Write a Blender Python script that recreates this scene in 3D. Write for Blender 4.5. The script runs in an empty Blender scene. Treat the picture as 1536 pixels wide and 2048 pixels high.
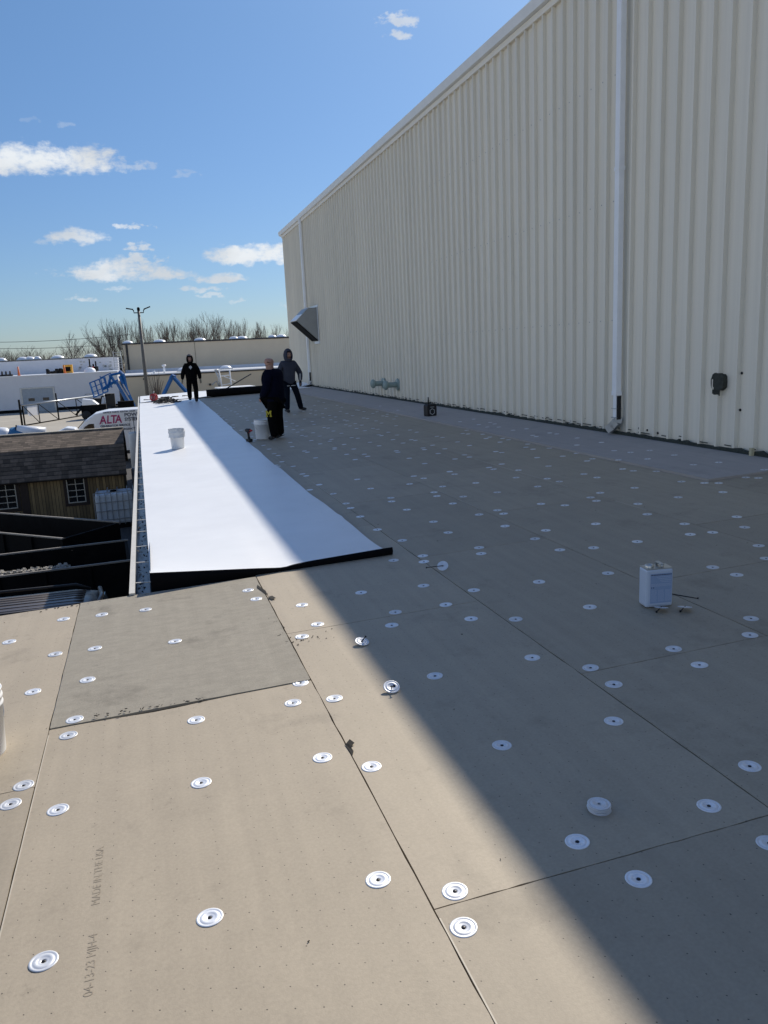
import bpy, bmesh, math, random
from mathutils import Vector, Matrix
random.seed(7)
C = bpy.context.scene.collection
rad = math.radians
# ---------------------------------------------------------------- camera
F_PX, CX, CY, EYE = 1580.0, 768.0, 1024.0, 1.65
def _d(x, y): return Vector((x - CX, -(y - CY), -F_PX))
_Y = _d(280, 719).normalized()
_Z = -_d(1105, 8450); _Z = (_Z - _Z.dot(_Y) * _Y).normalized()
_X = _Y.cross(_Z)
R = Matrix((_X, _Y, _Z))
cd = bpy.data.cameras.new('camera'); cam = bpy.data.objects.new('camera', cd); C.objects.link(cam)
cd.sensor_fit = 'VERTICAL'; cd.sensor_height = 36; cd.lens = F_PX / 2048 * 36
cd.clip_start = 0.05; cd.clip_end = 4000
cam.matrix_world = Matrix.Translation((0, 0, EYE)) @ R.to_4x4()
bpy.context.scene.camera = cam
# ---------------------------------------------------------------- sun, sky, exposure
SUN_AZ = rad(52)                       # from +X towards +Y
SUN_EL = math.atan(1.235 * math.cos(SUN_AZ))
sd = Vector((math.cos(SUN_AZ) * math.cos(SUN_EL), math.sin(SUN_AZ) * math.cos(SUN_EL), math.sin(SUN_EL)))
sl = bpy.data.lights.new('sun', 'SUN'); so = bpy.data.objects.new('sun', sl); C.objects.link(so)
sl.energy = 5.0; sl.angle = rad(0.5); sl.color = (1, .915, .79)
so.rotation_euler = sd.to_track_quat('Z', 'Y').to_euler()
SC = bpy.context.scene
SC.view_settings.view_transform = 'Standard'; SC.view_settings.look = 'None'
SC.view_settings.exposure = 0.05; SC.view_settings.gamma = 1; SC.view_settings.use_curve_mapping = False
W = bpy.data.worlds.new('World'); SC.world = W; W.use_nodes = True
nt = W.node_tree; nt.nodes.clear()
def wn(t, **k):
    n = nt.nodes.new(t)
    for a, b in k.items(): setattr(n, a, b)
    return n
def wl(a, b): nt.links.new(a, b)
def wmath(op, a, b=None, c=None):
    n = wn('ShaderNodeMath', operation=op)
    for i, v in enumerate((a, b, c)):
        if v is None: continue
        if isinstance(v, (int, float)): n.inputs[i].default_value = v
        else: wl(v, n.inputs[i])
    return n.outputs[0]
wout = wn('ShaderNodeOutputWorld'); bg = wn('ShaderNodeBackground')
sky = wn('ShaderNodeTexSky', sky_type='NISHITA', sun_disc=False)
sky.sun_elevation = SUN_EL; sky.sun_rotation = math.pi / 2 - SUN_AZ; sky.altitude = 200
sky.air_density = 1.0; sky.dust_density = 0.4; sky.ozone_density = 3.5
tc = wn('ShaderNodeTexCoord'); sx = wn('ShaderNodeSeparateXYZ'); wl(tc.outputs['Generated'], sx.inputs[0])
az = wmath('ARCTAN2', sx.outputs[0], sx.outputs[1]); el = wmath('ARCSINE', sx.outputs[2])
cv = wn('ShaderNodeCombineXYZ'); wl(az, cv.inputs[0]); wl(el, cv.inputs[1])
mp = wn('ShaderNodeMapping'); mp.inputs['Scale'].default_value = (1, 1.7, 1); wl(cv.outputs[0], mp.inputs[0])
n1 = wn('ShaderNodeTexNoise', noise_dimensions='2D'); n1.inputs['Scale'].default_value = 22; n1.inputs['Detail'].default_value = 9; n1.inputs['Roughness'].default_value = .6
n1.inputs['Distortion'].default_value = .25
wl(mp.outputs[0], n1.inputs['Vector'])
nz = wmath('MULTIPLY', wmath('SUBTRACT', n1.outputs[0], .5), 3.2)
n5 = wn('ShaderNodeTexNoise', noise_dimensions='2D'); n5.inputs['Scale'].default_value = 75; n5.inputs['Detail'].default_value = 7; n5.inputs['Roughness'].default_value = .62
wl(mp.outputs[0], n5.inputs['Vector']); nzf = wmath('MULTIPLY', wmath('SUBTRACT', n5.outputs[0], .5), 4.2)
n6 = wn('ShaderNodeTexNoise', noise_dimensions='2D'); n6.inputs['Scale'].default_value = 34; n6.inputs['Detail'].default_value = 3; wl(mp.outputs[0], n6.inputs['Vector'])
s6 = wn('ShaderNodeSeparateColor'); wl(n6.outputs[1], s6.inputs[0])
azw = wmath('ADD', az, wmath('MULTIPLY', wmath('SUBTRACT', s6.outputs[0], .5), .035)); elw = wmath('ADD', el, wmath('MULTIPLY', wmath('SUBTRACT', s6.outputs[1], .5), .016))
def direl(x, y):
    v = (R @ _d(x, y)).normalized(); return math.atan2(v.x, v.y), math.asin(v.z)
# clouds low over the horizon: centre, half width, half height (all in the photograph's sky), density
CL = [(95, 325, 170, 44, 1.0), (40, 318, 90, 40, .9), (150, 475, 62, 20, .85), (265, 453, 34, 9, .75), (275, 492, 34, 10, .75), (235, 545, 130, 30, .95),
      (330, 552, 90, 14, .9), (280, 520, 34, 20, .8), (437, 557, 62, 11, .85), (500, 513, 95, 26, 1.0), (555, 512, 60, 26, 1.0), (410, 578, 50, 8, .6), (168, 597, 30, 8, .6),
      (235, 578, 30, 6, .45), (430, 592, 30, 6, .55), (255, 340, 40, 12, .4), (298, 335, 22, 14, .3), (370, 350, 26, 9, .22), (128, 250, 16, 12, .2), (60, 240, 20, 8, .12),
      (798, 42, 42, 17, .7), (795, 73, 24, 11, .7), (475, 600, 20, 5, .4), (575, 612, 20, 8, .35), (80, 486, 25, 8, .3)]
tot = None; shade = None
for (x, y, w, h, d) in CL:
    a0, e0 = direl(x, y); a1, _ = direl(x + w, y); _, e1 = direl(x, y - h)
    ww = abs(a1 - a0) * 1.05; hh = abs(e1 - e0) * 1.0
    dx = wmath('DIVIDE', wmath('SUBTRACT', azw, a0), ww)
    dy = wmath('DIVIDE', wmath('SUBTRACT', elw, e0), hh)
    # flat bottoms: the lower half falls off faster
    dyn = wmath('MULTIPLY', wmath('MINIMUM', dy, 0), 1.35); dyp = wmath('MAXIMUM', dy, 0); dd = wmath('ADD', dyn, dyp)
    r2 = wmath('ADD', wmath('MULTIPLY', dx, dx), wmath('MULTIPLY', dd, dd))
    m = wmath('MULTIPLY', wmath('SUBTRACT', 1.15, r2), 1.0)
    m = wmath('ADD', m, wmath('MULTIPLY', nz if w > 50 else nzf, .75 if w > 50 else .8)); m = wmath('ADD', m, wmath('MULTIPLY', nzf, .32 if w > 50 else 0))
    sm = wn('ShaderNodeMapRange', interpolation_type='SMOOTHSTEP'); wl(m, sm.inputs[0]); sm.inputs[1].default_value = .15; sm.inputs[2].default_value = 1.25
    sm.inputs[4].default_value = d
    tot = sm.outputs[0] if tot is None else wmath('MAXIMUM', tot, sm.outputs[0])
# added out-of-frame cloud, left of and behind the camera, to brighten the shaded wall
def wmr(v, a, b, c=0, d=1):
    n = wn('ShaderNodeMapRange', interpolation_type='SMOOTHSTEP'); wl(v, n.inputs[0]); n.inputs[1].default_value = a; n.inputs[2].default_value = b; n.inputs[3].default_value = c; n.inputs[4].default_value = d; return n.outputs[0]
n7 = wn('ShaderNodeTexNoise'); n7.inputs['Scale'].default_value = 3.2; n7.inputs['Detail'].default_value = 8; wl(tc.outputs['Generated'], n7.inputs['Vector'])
fill_clouds = wmath('MULTIPLY', wmath('MULTIPLY', wmr(az, -.95, -.50, 1, 0), wmr(el, -.02, .05)), wmath('MULTIPLY', wmr(el, .22, .50, 1, 0), wmr(n7.outputs[0], .40, .52)))
tot = wmath('MAXIMUM', tot, fill_clouds)
bright = wmath('ADD', 1, wmath('MULTIPLY', fill_clouds, .75))
# thin wisps everywhere low in the sky
n2 = wn('ShaderNodeTexNoise', noise_dimensions='2D'); n2.inputs['Scale'].default_value = 9; n2.inputs['Detail'].default_value = 5
wl(mp.outputs[0], n2.inputs['Vector'])
shn = wn('ShaderNodeMapRange'); wl(n2.outputs[0], shn.inputs[0]); shn.inputs[1].default_value = .35; shn.inputs[2].default_value = .65; shn.inputs[3].default_value = .82; shn.inputs[4].default_value = 1.05
ccol = wn('ShaderNodeMix', data_type='RGBA', blend_type='MULTIPLY'); ccol.inputs[0].default_value = 1
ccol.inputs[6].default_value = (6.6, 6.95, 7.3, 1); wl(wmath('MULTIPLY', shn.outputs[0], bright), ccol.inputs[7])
ramp = wn('ShaderNodeValToRGB'); wl(wmath('DIVIDE', el, 1.2), ramp.inputs[0]); ce = ramp.color_ramp.elements   # sky tint dimmed towards the horizon, kept brighter overhead to fill shaded surfaces
ce[0].position = 0; ce[0].color = (.35, .42, .53, 1); ce[1].position = 1; ce[1].color = (.72, .84, 1.0, 1)
for p_, c_ in ((.12, (.395, .475, .58, 1)), (.30, (.475, .58, .655, 1)), (.5, (.66, .78, .90, 1))): e_ = ce.new(p_); e_.color = c_
stint = wn('ShaderNodeMix', data_type='RGBA', blend_type='MULTIPLY'); stint.inputs[0].default_value = 1; wl(sky.outputs[0], stint.inputs[6]); wl(ramp.outputs[0], stint.inputs[7])
sb = wn('ShaderNodeVectorMath', operation='SCALE'); wl(stint.outputs[2], sb.inputs[0]); sb.inputs[3].default_value = 1.3
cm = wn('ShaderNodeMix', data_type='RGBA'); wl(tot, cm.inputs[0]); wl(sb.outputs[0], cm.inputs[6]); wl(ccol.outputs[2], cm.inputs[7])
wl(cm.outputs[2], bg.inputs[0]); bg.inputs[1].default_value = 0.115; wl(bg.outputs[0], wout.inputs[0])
# ---------------------------------------------------------------- helpers
def ray(x, y): return R @ _d(x, y)
def onY(x, y, Y):                       # point of the vertical plane at distance Y seen at that direction
    r = ray(x, y); t = Y / r.y; return Vector((r.x * t, Y, EYE + r.z * t))
def onZ(x, y, z):
    r = ray(x, y); t = (z - EYE) / r.z; return Vector((r.x * t, r.y * t, z))
SL = 0.027                              # the low roof falls towards the gutter
def rz(x): return SL * x
GR = -3.55                              # yard level below the roof
MATS = {}
def mat(name, col, rough=.8, metal=0, var=.12, scale=6, bump=0, bscale=60, spec=.5, col2=None, stretch=None, coords='Object', rnd=0.0, extra=None, trans=0, alpha=None):
    m = bpy.data.materials.new(name); m.use_nodes = True; MATS[name] = m
    t = m.node_tree; N = t.nodes; b = N['Principled BSDF']; Lk = t.links.new
    b.inputs['Roughness'].default_value = rough; b.inputs['Metallic'].default_value = metal
    b.inputs['Specular IOR Level'].default_value = spec
    if trans: b.inputs['Transmission Weight'].default_value = trans
    c = N.new('ShaderNodeTexCoord'); mpn = N.new('ShaderNodeMapping'); Lk(c.outputs['Object'], mpn.inputs[0])
    if coords == 'World':
        g = N.new('ShaderNodeNewGeometry'); Lk(g.outputs['Position'], mpn.inputs[0])
    if stretch: mpn.inputs['Scale'].default_value = stretch
    nz = N.new('ShaderNodeTexNoise'); nz.inputs['Scale'].default_value = scale; nz.inputs['Detail'].default_value = 7; nz.inputs['Roughness'].default_value = .65
    Lk(mpn.outputs[0], nz.inputs['Vector'])
    rp = N.new('ShaderNodeMapRange'); Lk(nz.outputs[0], rp.inputs[0]); rp.inputs[1].default_value = .3; rp.inputs[2].default_value = .7
    mx = N.new('ShaderNodeMix'); mx.data_type = 'RGBA'; Lk(rp.outputs[0], mx.inputs[0])
    c1 = tuple(col) + (1,); c2 = tuple(col2) + (1,) if col2 else tuple(max(0, v * (1 - var)) for v in col) + (1,)
    if not col2: c1 = tuple(min(1, v * (1 + var * .6)) for v in col) + (1,)
    mx.inputs[6].default_value = c2; mx.inputs[7].default_value = c1
    out = mx.outputs[2]
    if rnd:
        oi = N.new('ShaderNodeObjectInfo'); hr = N.new('ShaderNodeMapRange'); Lk(oi.outputs['Random'], hr.inputs[0])
        hr.inputs[3].default_value = 1 - rnd; hr.inputs[4].default_value = 1 + rnd
        mm = N.new('ShaderNodeMix'); mm.data_type = 'RGBA'; mm.blend_type = 'MULTIPLY'; mm.inputs[0].default_value = 1
        Lk(out, mm.inputs[6]); Lk(hr.outputs[0], mm.inputs[7]); out = mm.outputs[2]
    if extra: out = extra(m, t, N, Lk, out, mpn, b)
    Lk(out, b.inputs['Base Color'])
    if bump:
        nb = N.new('ShaderNodeTexNoise'); nb.inputs['Scale'].default_value = bscale; nb.inputs['Detail'].default_value = 5; Lk(mpn.outputs[0], nb.inputs['Vector'])
        bp = N.new('ShaderNodeBump'); bp.inputs['Strength'].default_value = bump; bp.inputs['Distance'].default_value = .01; Lk(nb.outputs[0], bp.inputs['Height']); Lk(bp.outputs[0], b.inputs['Normal'])
    return m
def nmath(N, Lk, op, a, b=None, c=None):
    n = N.new('ShaderNodeMath'); n.operation = op
    for i, v in enumerate((a, b, c)):
        if v is None: continue
        if isinstance(v, (int, float)): n.inputs[i].default_value = v
        else: Lk(v, n.inputs[i])
    return n.outputs[0]
def board_extra(stain=1.0, dots=True):
    def f(m, t, N, Lk, out, mpn, b):
        g = N.new('ShaderNodeNewGeometry'); s = N.new('ShaderNodeSeparateXYZ'); Lk(g.outputs['Position'], s.inputs[0])
        x, y = s.outputs[0], s.outputs[1]
        # broad scuffs and darker smudges
        n = N.new('ShaderNodeTexNoise'); n.inputs['Scale'].default_value = 1.7; n.inputs['Detail'].default_value = 6; n.inputs['Roughness'].default_value = .7; Lk(g.outputs['Position'], n.inputs['Vector'])
        r = N.new('ShaderNodeMapRange'); Lk(n.outputs[0], r.inputs[0]); r.inputs[1].default_value = .57; r.inputs[2].default_value = .74; r.inputs[3].default_value = 1; r.inputs[4].default_value = 1 - .27 * stain
        n3 = N.new('ShaderNodeTexNoise'); n3.inputs['Scale'].default_value = 90; n3.inputs['Detail'].default_value = 3; Lk(g.outputs['Position'], n3.inputs['Vector'])
        r3 = N.new('ShaderNodeMapRange'); Lk(n3.outputs[0], r3.inputs[0]); r3.inputs[1].default_value = .3; r3.inputs[2].default_value = .7; r3.inputs[3].default_value = .93; r3.inputs[4].default_value = 1.04
        # long faint roller streaks along the board
        mp2 = N.new('ShaderNodeMapping'); mp2.inputs['Scale'].default_value = (14, .6, 1); Lk(g.outputs['Position'], mp2.inputs[0])
        n4 = N.new('ShaderNodeTexNoise'); n4.inputs['Scale'].default_value = 1; n4.inputs['Detail'].default_value = 4; Lk(mp2.outputs[0], n4.inputs['Vector'])
        r4 = N.new('ShaderNodeMapRange'); Lk(n4.outputs[0], r4.inputs[0]); r4.inputs[1].default_value = .35; r4.inputs[2].default_value = .65; r4.inputs[3].default_value = .96; r4.inputs[4].default_value = 1.03
        # small smudges: shoe marks
        n5 = N.new('ShaderNodeTexNoise'); n5.inputs['Scale'].default_value = 5.5; n5.inputs['Detail'].default_value = 9; n5.inputs['Roughness'].default_value = .75; Lk(g.outputs['Position'], n5.inputs['Vector'])
        r5 = N.new('ShaderNodeMapRange'); Lk(n5.outputs[0], r5.inputs[0]); r5.inputs[1].default_value = .61; r5.inputs[2].default_value = .76; r5.inputs[3].default_value = 1; r5.inputs[4].default_value = 1 - .36 * stain
        k = nmath(N, Lk, 'MULTIPLY', nmath(N, Lk, 'MULTIPLY', r.outputs[0], r3.outputs[0]), nmath(N, Lk, 'MULTIPLY', r4.outputs[0], r5.outputs[0]))
        if dots:                           # the facer's pinholes
            def cell(v, p): return nmath(N, Lk, 'SUBTRACT', nmath(N, Lk, 'FRACT', nmath(N, Lk, 'DIVIDE', v, p)), .5)
            wob = nmath(N, Lk, 'MULTIPLY', n.outputs[0], .05)
            cx = nmath(N, Lk, 'MULTIPLY', cell(nmath(N, Lk, 'ADD', x, wob), .068), .068); cy = nmath(N, Lk, 'MULTIPLY', cell(nmath(N, Lk, 'ADD', nmath(N, Lk, 'ADD', y, wob), nmath(N, Lk, 'MULTIPLY', x, .35)), .075), .075)
            dist = nmath(N, Lk, 'SQRT', nmath(N, Lk, 'ADD', nmath(N, Lk, 'MULTIPLY', cx, cx), nmath(N, Lk, 'MULTIPLY', cy, cy)))
            dr = N.new('ShaderNodeMapRange'); Lk(dist, dr.inputs[0]); dr.inputs[1].default_value = .0012; dr.inputs[2].default_value = .0026; dr.inputs[3].default_value = .38; Lk(nmath(N, Lk, 'ADD', .1, nmath(N, Lk, 'MULTIPLY', .9, nmath(N, Lk, 'GREATER_THAN', n4.outputs[0], .56))), dr.inputs[3]); dr.inputs[4].default_value = 1
            k = nmath(N, Lk, 'MULTIPLY', k, dr.outputs[0])
        mm = N.new('ShaderNodeMix'); mm.data_type = 'RGBA'; mm.blend_type = 'MULTIPLY'; mm.inputs[0].default_value = 1
        Lk(out, mm.inputs[6]); Lk(k, mm.inputs[7]); return mm.outputs[2]
    return f
mat('board_tan', (.366, .312, .232), .62, var=.06, scale=3, bump=.06, bscale=200, spec=.4, coords='World', rnd=.08, extra=board_extra())
mat('board_grey', (.30, .275, .225), .85, var=.12, scale=9, bump=.25, bscale=120, spec=.3, coords='World', rnd=.05, extra=board_extra(1.4, False), stretch=(1, 2.2, 1))
mat('board_pink', (.42, .38, .345), .8, var=.05, scale=4, spec=.3, coords='World', rnd=.03, extra=board_extra(.6, False))
mat('deck', (.03, .028, .025), .95)
mat('panel', (.87, .80, .67), .42, var=.06, scale=1.3, stretch=(1, 1, .12), coords='World', spec=.65)
mat('trim', (.84, .84, .82), .4, var=.06, scale=3)
def panel_x(m, t, N, Lk, out, mpn, b):
    g = N.new('ShaderNodeNewGeometry'); s = N.new('ShaderNodeSeparateXYZ'); Lk(g.outputs['Position'], s.inputs[0])
    w = N.new('ShaderNodeTexWhiteNoise'); w.noise_dimensions = '1D'; Lk(nmath(N, Lk, 'FLOOR', nmath(N, Lk, 'DIVIDE', s.outputs[1], .96)), w.inputs['W'])
    mp2 = N.new('ShaderNodeMapping'); mp2.inputs['Scale'].default_value = (1, 16, .35); Lk(g.outputs['Position'], mp2.inputs[0]); n = N.new('ShaderNodeTexNoise'); n.inputs['Scale'].default_value = 1; n.inputs['Detail'].default_value = 6; Lk(mp2.outputs[0], n.inputs['Vector'])
    r = N.new('ShaderNodeMapRange'); Lk(n.outputs[0], r.inputs[0]); r.inputs[1].default_value = .35; r.inputs[2].default_value = .7; r.inputs[3].default_value = 1.01; r.inputs[4].default_value = .94
    k = nmath(N, Lk, 'MULTIPLY', r.outputs[0], nmath(N, Lk, 'ADD', nmath(N, Lk, 'MULTIPLY', w.outputs[0], .05), .97))
    mm = N.new('ShaderNodeMix'); mm.data_type = 'RGBA'; mm.blend_type = 'MULTIPLY'; mm.inputs[0].default_value = 1; Lk(out, mm.inputs[6]); Lk(k, mm.inputs[7]); return mm.outputs[2]
mat('panel_wall', (.83, .775, .655), .42, var=.04, scale=1.3, stretch=(1, 1, .12), coords='World', spec=.65, extra=panel_x)
mat('downspout', (.88, .89, .90), .35, var=.05, scale=4)
mat('galv', (.42, .44, .45), .38, .6, var=.12, scale=5)
mat('hood', (.30, .31, .31), .4, .5, var=.08, scale=3)
mat('flash', (.035, .045, .038), .85, var=.5, scale=30, bump=.5)
mat('white_mem', (.75, .765, .775), .42, var=.05, scale=1.6, spec=.5, coords='World', bump=.05, bscale=8)
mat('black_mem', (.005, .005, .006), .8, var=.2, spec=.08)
mat('black', (.010, .010, .011), .6, var=.3)
mat('rubber', (.02, .02, .02), .8)
mat('plate', (.70, .72, .745), .42, .28, var=.12, scale=30, rnd=.12)
mat('screw', (.02, .02, .022), .4, .5)
mat('bucket', (.80, .82, .84), .45, var=.03, trans=.08)
mat('clear_lid', (.62, .65, .68), .35, var=.05)
mat('can_paint', (.50, .57, .68), .35, var=.03)
mat('can_metal', (.55, .55, .52), .35, .8)
mat('label_blue', (.27, .36, .53), .5, var=.04)
mat('ink', (.03, .04, .08), .6)
mat('faint_ink', (.31, .265, .20), .85, var=.35, scale=60)
mat('red', (.45, .02, .025), .45)
mat('orange', (.75, .16, .03), .6)
mat('yellow', (.72, .38, .04), .5)
mat('blue', (.010, .14, .40), .42, var=.15)
mat('van_white', (.78, .79, .80), .28, var=.02, spec=.6)
mat('glass', (.012, .015, .018), .08, var=.1, spec=.8)
mat('magenta', (.38, .01, .12), .5)
mat('asphalt', (.05, .048, .045), .92, var=.3, scale=.8, bump=.3, bscale=30, coords='World')
mat('pipe_green', (.27, .34, .31), .5, var=.1)
mat('concrete', (.36, .33, .27), .85, var=.14, scale=.4, coords='World')
mat('white_block', (.70, .70, .71), .7, var=.06, scale=.7, coords='World')
mat('beige_block', (.62, .52, .37), .7, var=.06, scale=.5, coords='World')
mat('lowwall', (.30, .28, .23), .8, var=.1, coords='World')
mat('dark_trim', (.02, .02, .022), .5)
mat('dome', (.80, .82, .84), .3, var=.03)
mat('pole', (.15, .14, .12), .6, var=.2)
mat('bark', (.105, .085, .068), .9, var=.3)
mat('twig', (.16, .13, .105), .9, var=.25, rnd=.2)
mat('navy', (.004, .005, .014), 1, var=.3, spec=.05)
mat('blackcloth', (.004, .004, .0045), 1, var=.3, spec=.05)
mat('jeans', (.007, .010, .018), 1, var=.3, spec=.05)
mat('sealant', (.045, .05, .04), .9, var=.4, scale=25)
mat('greyhood', (.05, .055, .075), .95, var=.15, spec=.2)
mat('skin', (.36, .20, .145), .55, var=.08)
mat('beard', (.30, .24, .2), .9)
mat('glove', (.20, .21, .15), .8)
mat('grey_knit', (.12, .12, .12), .95, var=.2)
mat('maize', (.42, .35, .02), .7)
mat('white_print', (.5, .5, .5), .8)
mat('frame_paint', (.50, .45, .36), .6)
mat('brown_trim', (.030, .016, .010), .7)
def planks(m, t, N, Lk, out, mpn, b):
    g = N.new('ShaderNodeNewGeometry'); s = N.new('ShaderNodeSeparateXYZ'); Lk(g.outputs['Position'], s.inputs[0])
    f = nmath(N, Lk, 'FRACT', nmath(N, Lk, 'DIVIDE', s.outputs[0], .10)); gp = nmath(N, Lk, 'GREATER_THAN', f, .14)
    fl = nmath(N, Lk, 'FLOOR', nmath(N, Lk, 'DIVIDE', s.outputs[0], .10)); wn_ = N.new('ShaderNodeTexWhiteNoise'); wn_.noise_dimensions = '1D'; Lk(fl, wn_.inputs['W'])
    k = nmath(N, Lk, 'MULTIPLY', nmath(N, Lk, 'ADD', nmath(N, Lk, 'MULTIPLY', gp, .85), .15), nmath(N, Lk, 'ADD', nmath(N, Lk, 'MULTIPLY', wn_.outputs[0], .6), .6))
    mm = N.new('ShaderNodeMix'); mm.data_type = 'RGBA'; mm.blend_type = 'MULTIPLY'; mm.inputs[0].default_value = 1; Lk(out, mm.inputs[6]); Lk(k, mm.inputs[7]); return mm.outputs[2]
mat('wood', (.27, .185, .085), .8, var=.35, scale=8, stretch=(6, 6, .5), coords='World', extra=planks)
def shingles(m, t, N, Lk, out, mpn, b):
    g = N.new('ShaderNodeTexCoord'); s = N.new('ShaderNodeSeparateXYZ'); Lk(g.outputs['UV'], s.inputs[0])
    row = nmath(N, Lk, 'FLOOR', nmath(N, Lk, 'DIVIDE', s.outputs[1], .14)); fr = nmath(N, Lk, 'FRACT', nmath(N, Lk, 'DIVIDE', s.outputs[1], .14))
    off = N.new('ShaderNodeTexWhiteNoise'); off.noise_dimensions = '1D'; Lk(row, off.inputs['W'])
    col = nmath(N, Lk, 'FLOOR', nmath(N, Lk, 'ADD', nmath(N, Lk, 'DIVIDE', s.outputs[0], .22), nmath(N, Lk, 'MULTIPLY', off.outputs[0], 7)))
    cx = N.new('ShaderNodeCombineXYZ'); Lk(row, cx.inputs[0]); Lk(col, cx.inputs[1]); w2 = N.new('ShaderNodeTexWhiteNoise'); w2.noise_dimensions = '2D'; Lk(cx.outputs[0], w2.inputs['Vector'])
    k = nmath(N, Lk, 'MULTIPLY', nmath(N, Lk, 'ADD', nmath(N, Lk, 'MULTIPLY', w2.outputs[0], .75), .55), nmath(N, Lk, 'ADD', nmath(N, Lk, 'MULTIPLY', nmath(N, Lk, 'GREATER_THAN', fr, .18), .65), .35))
    mm = N.new('ShaderNodeMix'); mm.data_type = 'RGBA'; mm.blend_type = 'MULTIPLY'; mm.inputs[0].default_value = 1; Lk(out, mm.inputs[6]); Lk(k, mm.inputs[7]); return mm.outputs[2]
mat('shingle', (.135, .105, .08), .95, var=.3, scale=12, extra=shingles)
mat('tote_white', (.62, .66, .68), .5, var=.1)
mat('tank_white', (.62, .64, .62), .45)
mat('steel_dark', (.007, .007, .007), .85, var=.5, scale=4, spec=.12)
mat('rim', (.24, .22, .19), .6, var=.3)
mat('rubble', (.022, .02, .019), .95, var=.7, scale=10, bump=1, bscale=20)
mat('stone', (.30, .28, .24), .9, var=.4, rnd=.3)
mat('suv', (.15, .13, .115), .32, .4, var=.06, spec=.6)
mat('gutter_in', (.045, .065, .095), .3, .2, var=.4, scale=9)
mat('gutter_lip', (.60, .57, .50), .4, var=.08)
mat('leaf', (.02, .018, .014), .9)
mat('tarp_blue', (.04, .17, .32), .6)
mat('dry_grass', (.16, .14, .09), .95, var=.4, scale=.2, coords='World')
mat('brush', (.17, .11, .075), .95, var=.4, rnd=.15)
mat('foam', (.55, .50, .33), .9, var=.2)

class MB:
    def __init__(s): s.bm = bmesh.new(); s.mi = 0
    def box(s, x0, x1, y0, y1, z0, z1, M=None):
        v = [s.bm.verts.new((x, y, z)) for x in (x0, x1) for y in (y0, y1) for z in (z0, z1)]
        for f in ((0, 1, 3, 2), (4, 6, 7, 5), (0, 4, 5, 1), (2, 3, 7, 6), (0, 2, 6, 4), (1, 5, 7, 3)):
            fc = s.bm.faces.new([v[i] for i in f]); fc.material_index = s.mi
        if M: bmesh.ops.transform(s.bm, matrix=M, verts=v)
        return s
    def prism(s, pts, d):                # closed polygon (3d points) extruded by vector d
        d = Vector(d); a = [s.bm.verts.new(p) for p in pts]; b = [s.bm.verts.new(Vector(p) + d) for p in pts]; n = len(pts)
        fs = [s.bm.faces.new(a), s.bm.faces.new(b[::-1])] + [s.bm.faces.new((a[i], b[i], b[(i + 1) % n], a[(i + 1) % n])) for i in range(n)]
        for f in fs: f.material_index = s.mi
        return s
    def tube(s, pts, r, n=8, r2=None, caps=True):
        pts = [Vector(p) for p in pts]; rings = []; m = len(pts); up = None
        for i, p in enumerate(pts):
            t = (pts[min(i + 1, m - 1)] - pts[max(i - 1, 0)]).normalized()
            if up is None: up = Vector((0, 0, 1)) if abs(t.z) < .9 else Vector((1, 0, 0))
            a = t.cross(up).normalized(); b_ = t.cross(a)
            if isinstance(r, (list, tuple)): rr = r[i]
            else: rr = r if r2 is None else r + (r2 - r) * i / (m - 1)
            rings.append([s.bm.verts.new(p + (a * math.cos(k * 2 * math.pi / n) + b_ * math.sin(k * 2 * math.pi / n)) * rr) for k in range(n)])
        for i in range(m - 1):
            for k in range(n):
                f = s.bm.faces.new((rings[i][k], rings[i][(k + 1) % n], rings[i + 1][(k + 1) % n], rings[i + 1][k])); f.material_index = s.mi; f.smooth = n > 5
        if caps:
            for rg in (rings[0][::-1], rings[-1]):
                f = s.bm.faces.new(rg); f.material_index = s.mi
        return s
    def lathe(s, prof, n=24, M=None, smooth=True):
        rings = []
        for r, z in prof:
            if r < 1e-6: rings.append([s.bm.verts.new((0, 0, z))])
            else: rings.append([s.bm.verts.new((r * math.cos(k * 2 * math.pi / n), r * math.sin(k * 2 * math.pi / n), z)) for k in range(n)])
        for a, b_ in zip(rings, rings[1:]):
            for k in range(n):
                q = [a[k % len(a)], a[(k + 1) % len(a)], b_[(k + 1) % len(b_)], b_[k % len(b_)]]
                u = []
                for v in q:
                    if v not in u: u.append(v)
                if len(u) > 2: f = s.bm.faces.new(u); f.smooth = smooth; f.material_index = s.mi
        if M: bmesh.ops.transform(s.bm, matrix=M, verts=[v for rg in rings for v in rg])
        return s
    def quad(s, *p):
        f = s.bm.faces.new([s.bm.verts.new(q) for q in p]); f.material_index = s.mi; return s
    def build(s, name, m, parent=None, loc=None, smooth=False, bevel=0):
        bmesh.ops.recalc_face_normals(s.bm, faces=s.bm.faces)
        me = bpy.data.meshes.new(name); s.bm.to_mesh(me); s.bm.free()
        for mm in (m if isinstance(m, (list, tuple)) else [m]): me.materials.append(MATS[mm])
        o = bpy.data.objects.new(name, me); C.objects.link(o)
        if smooth:
            for p in me.polygons: p.use_smooth = True
        if loc: o.location = loc
        if parent: o.parent = parent
        if bevel:
            bv = o.modifiers.new('b', 'BEVEL'); bv.width = bevel; bv.segments = 2; bv.limit_method = 'ANGLE'
        return o
def tag(o, label, cat, group=None, kind=None):
    if label: o['label'] = label
    if cat: o['category'] = cat
    if group: o['group'] = group
    if kind: o['kind'] = kind
    return o
def thing(name, label, cat, loc=(0, 0, 0), rot=0, group=None):
    o = bpy.data.objects.new(name, None); C.objects.link(o); o.location = loc; o.rotation_euler = (0, 0, rot); o.empty_display_size = .1
    return tag(o, label, cat, group)
def struct(o): o['kind'] = 'structure'; return o
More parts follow.
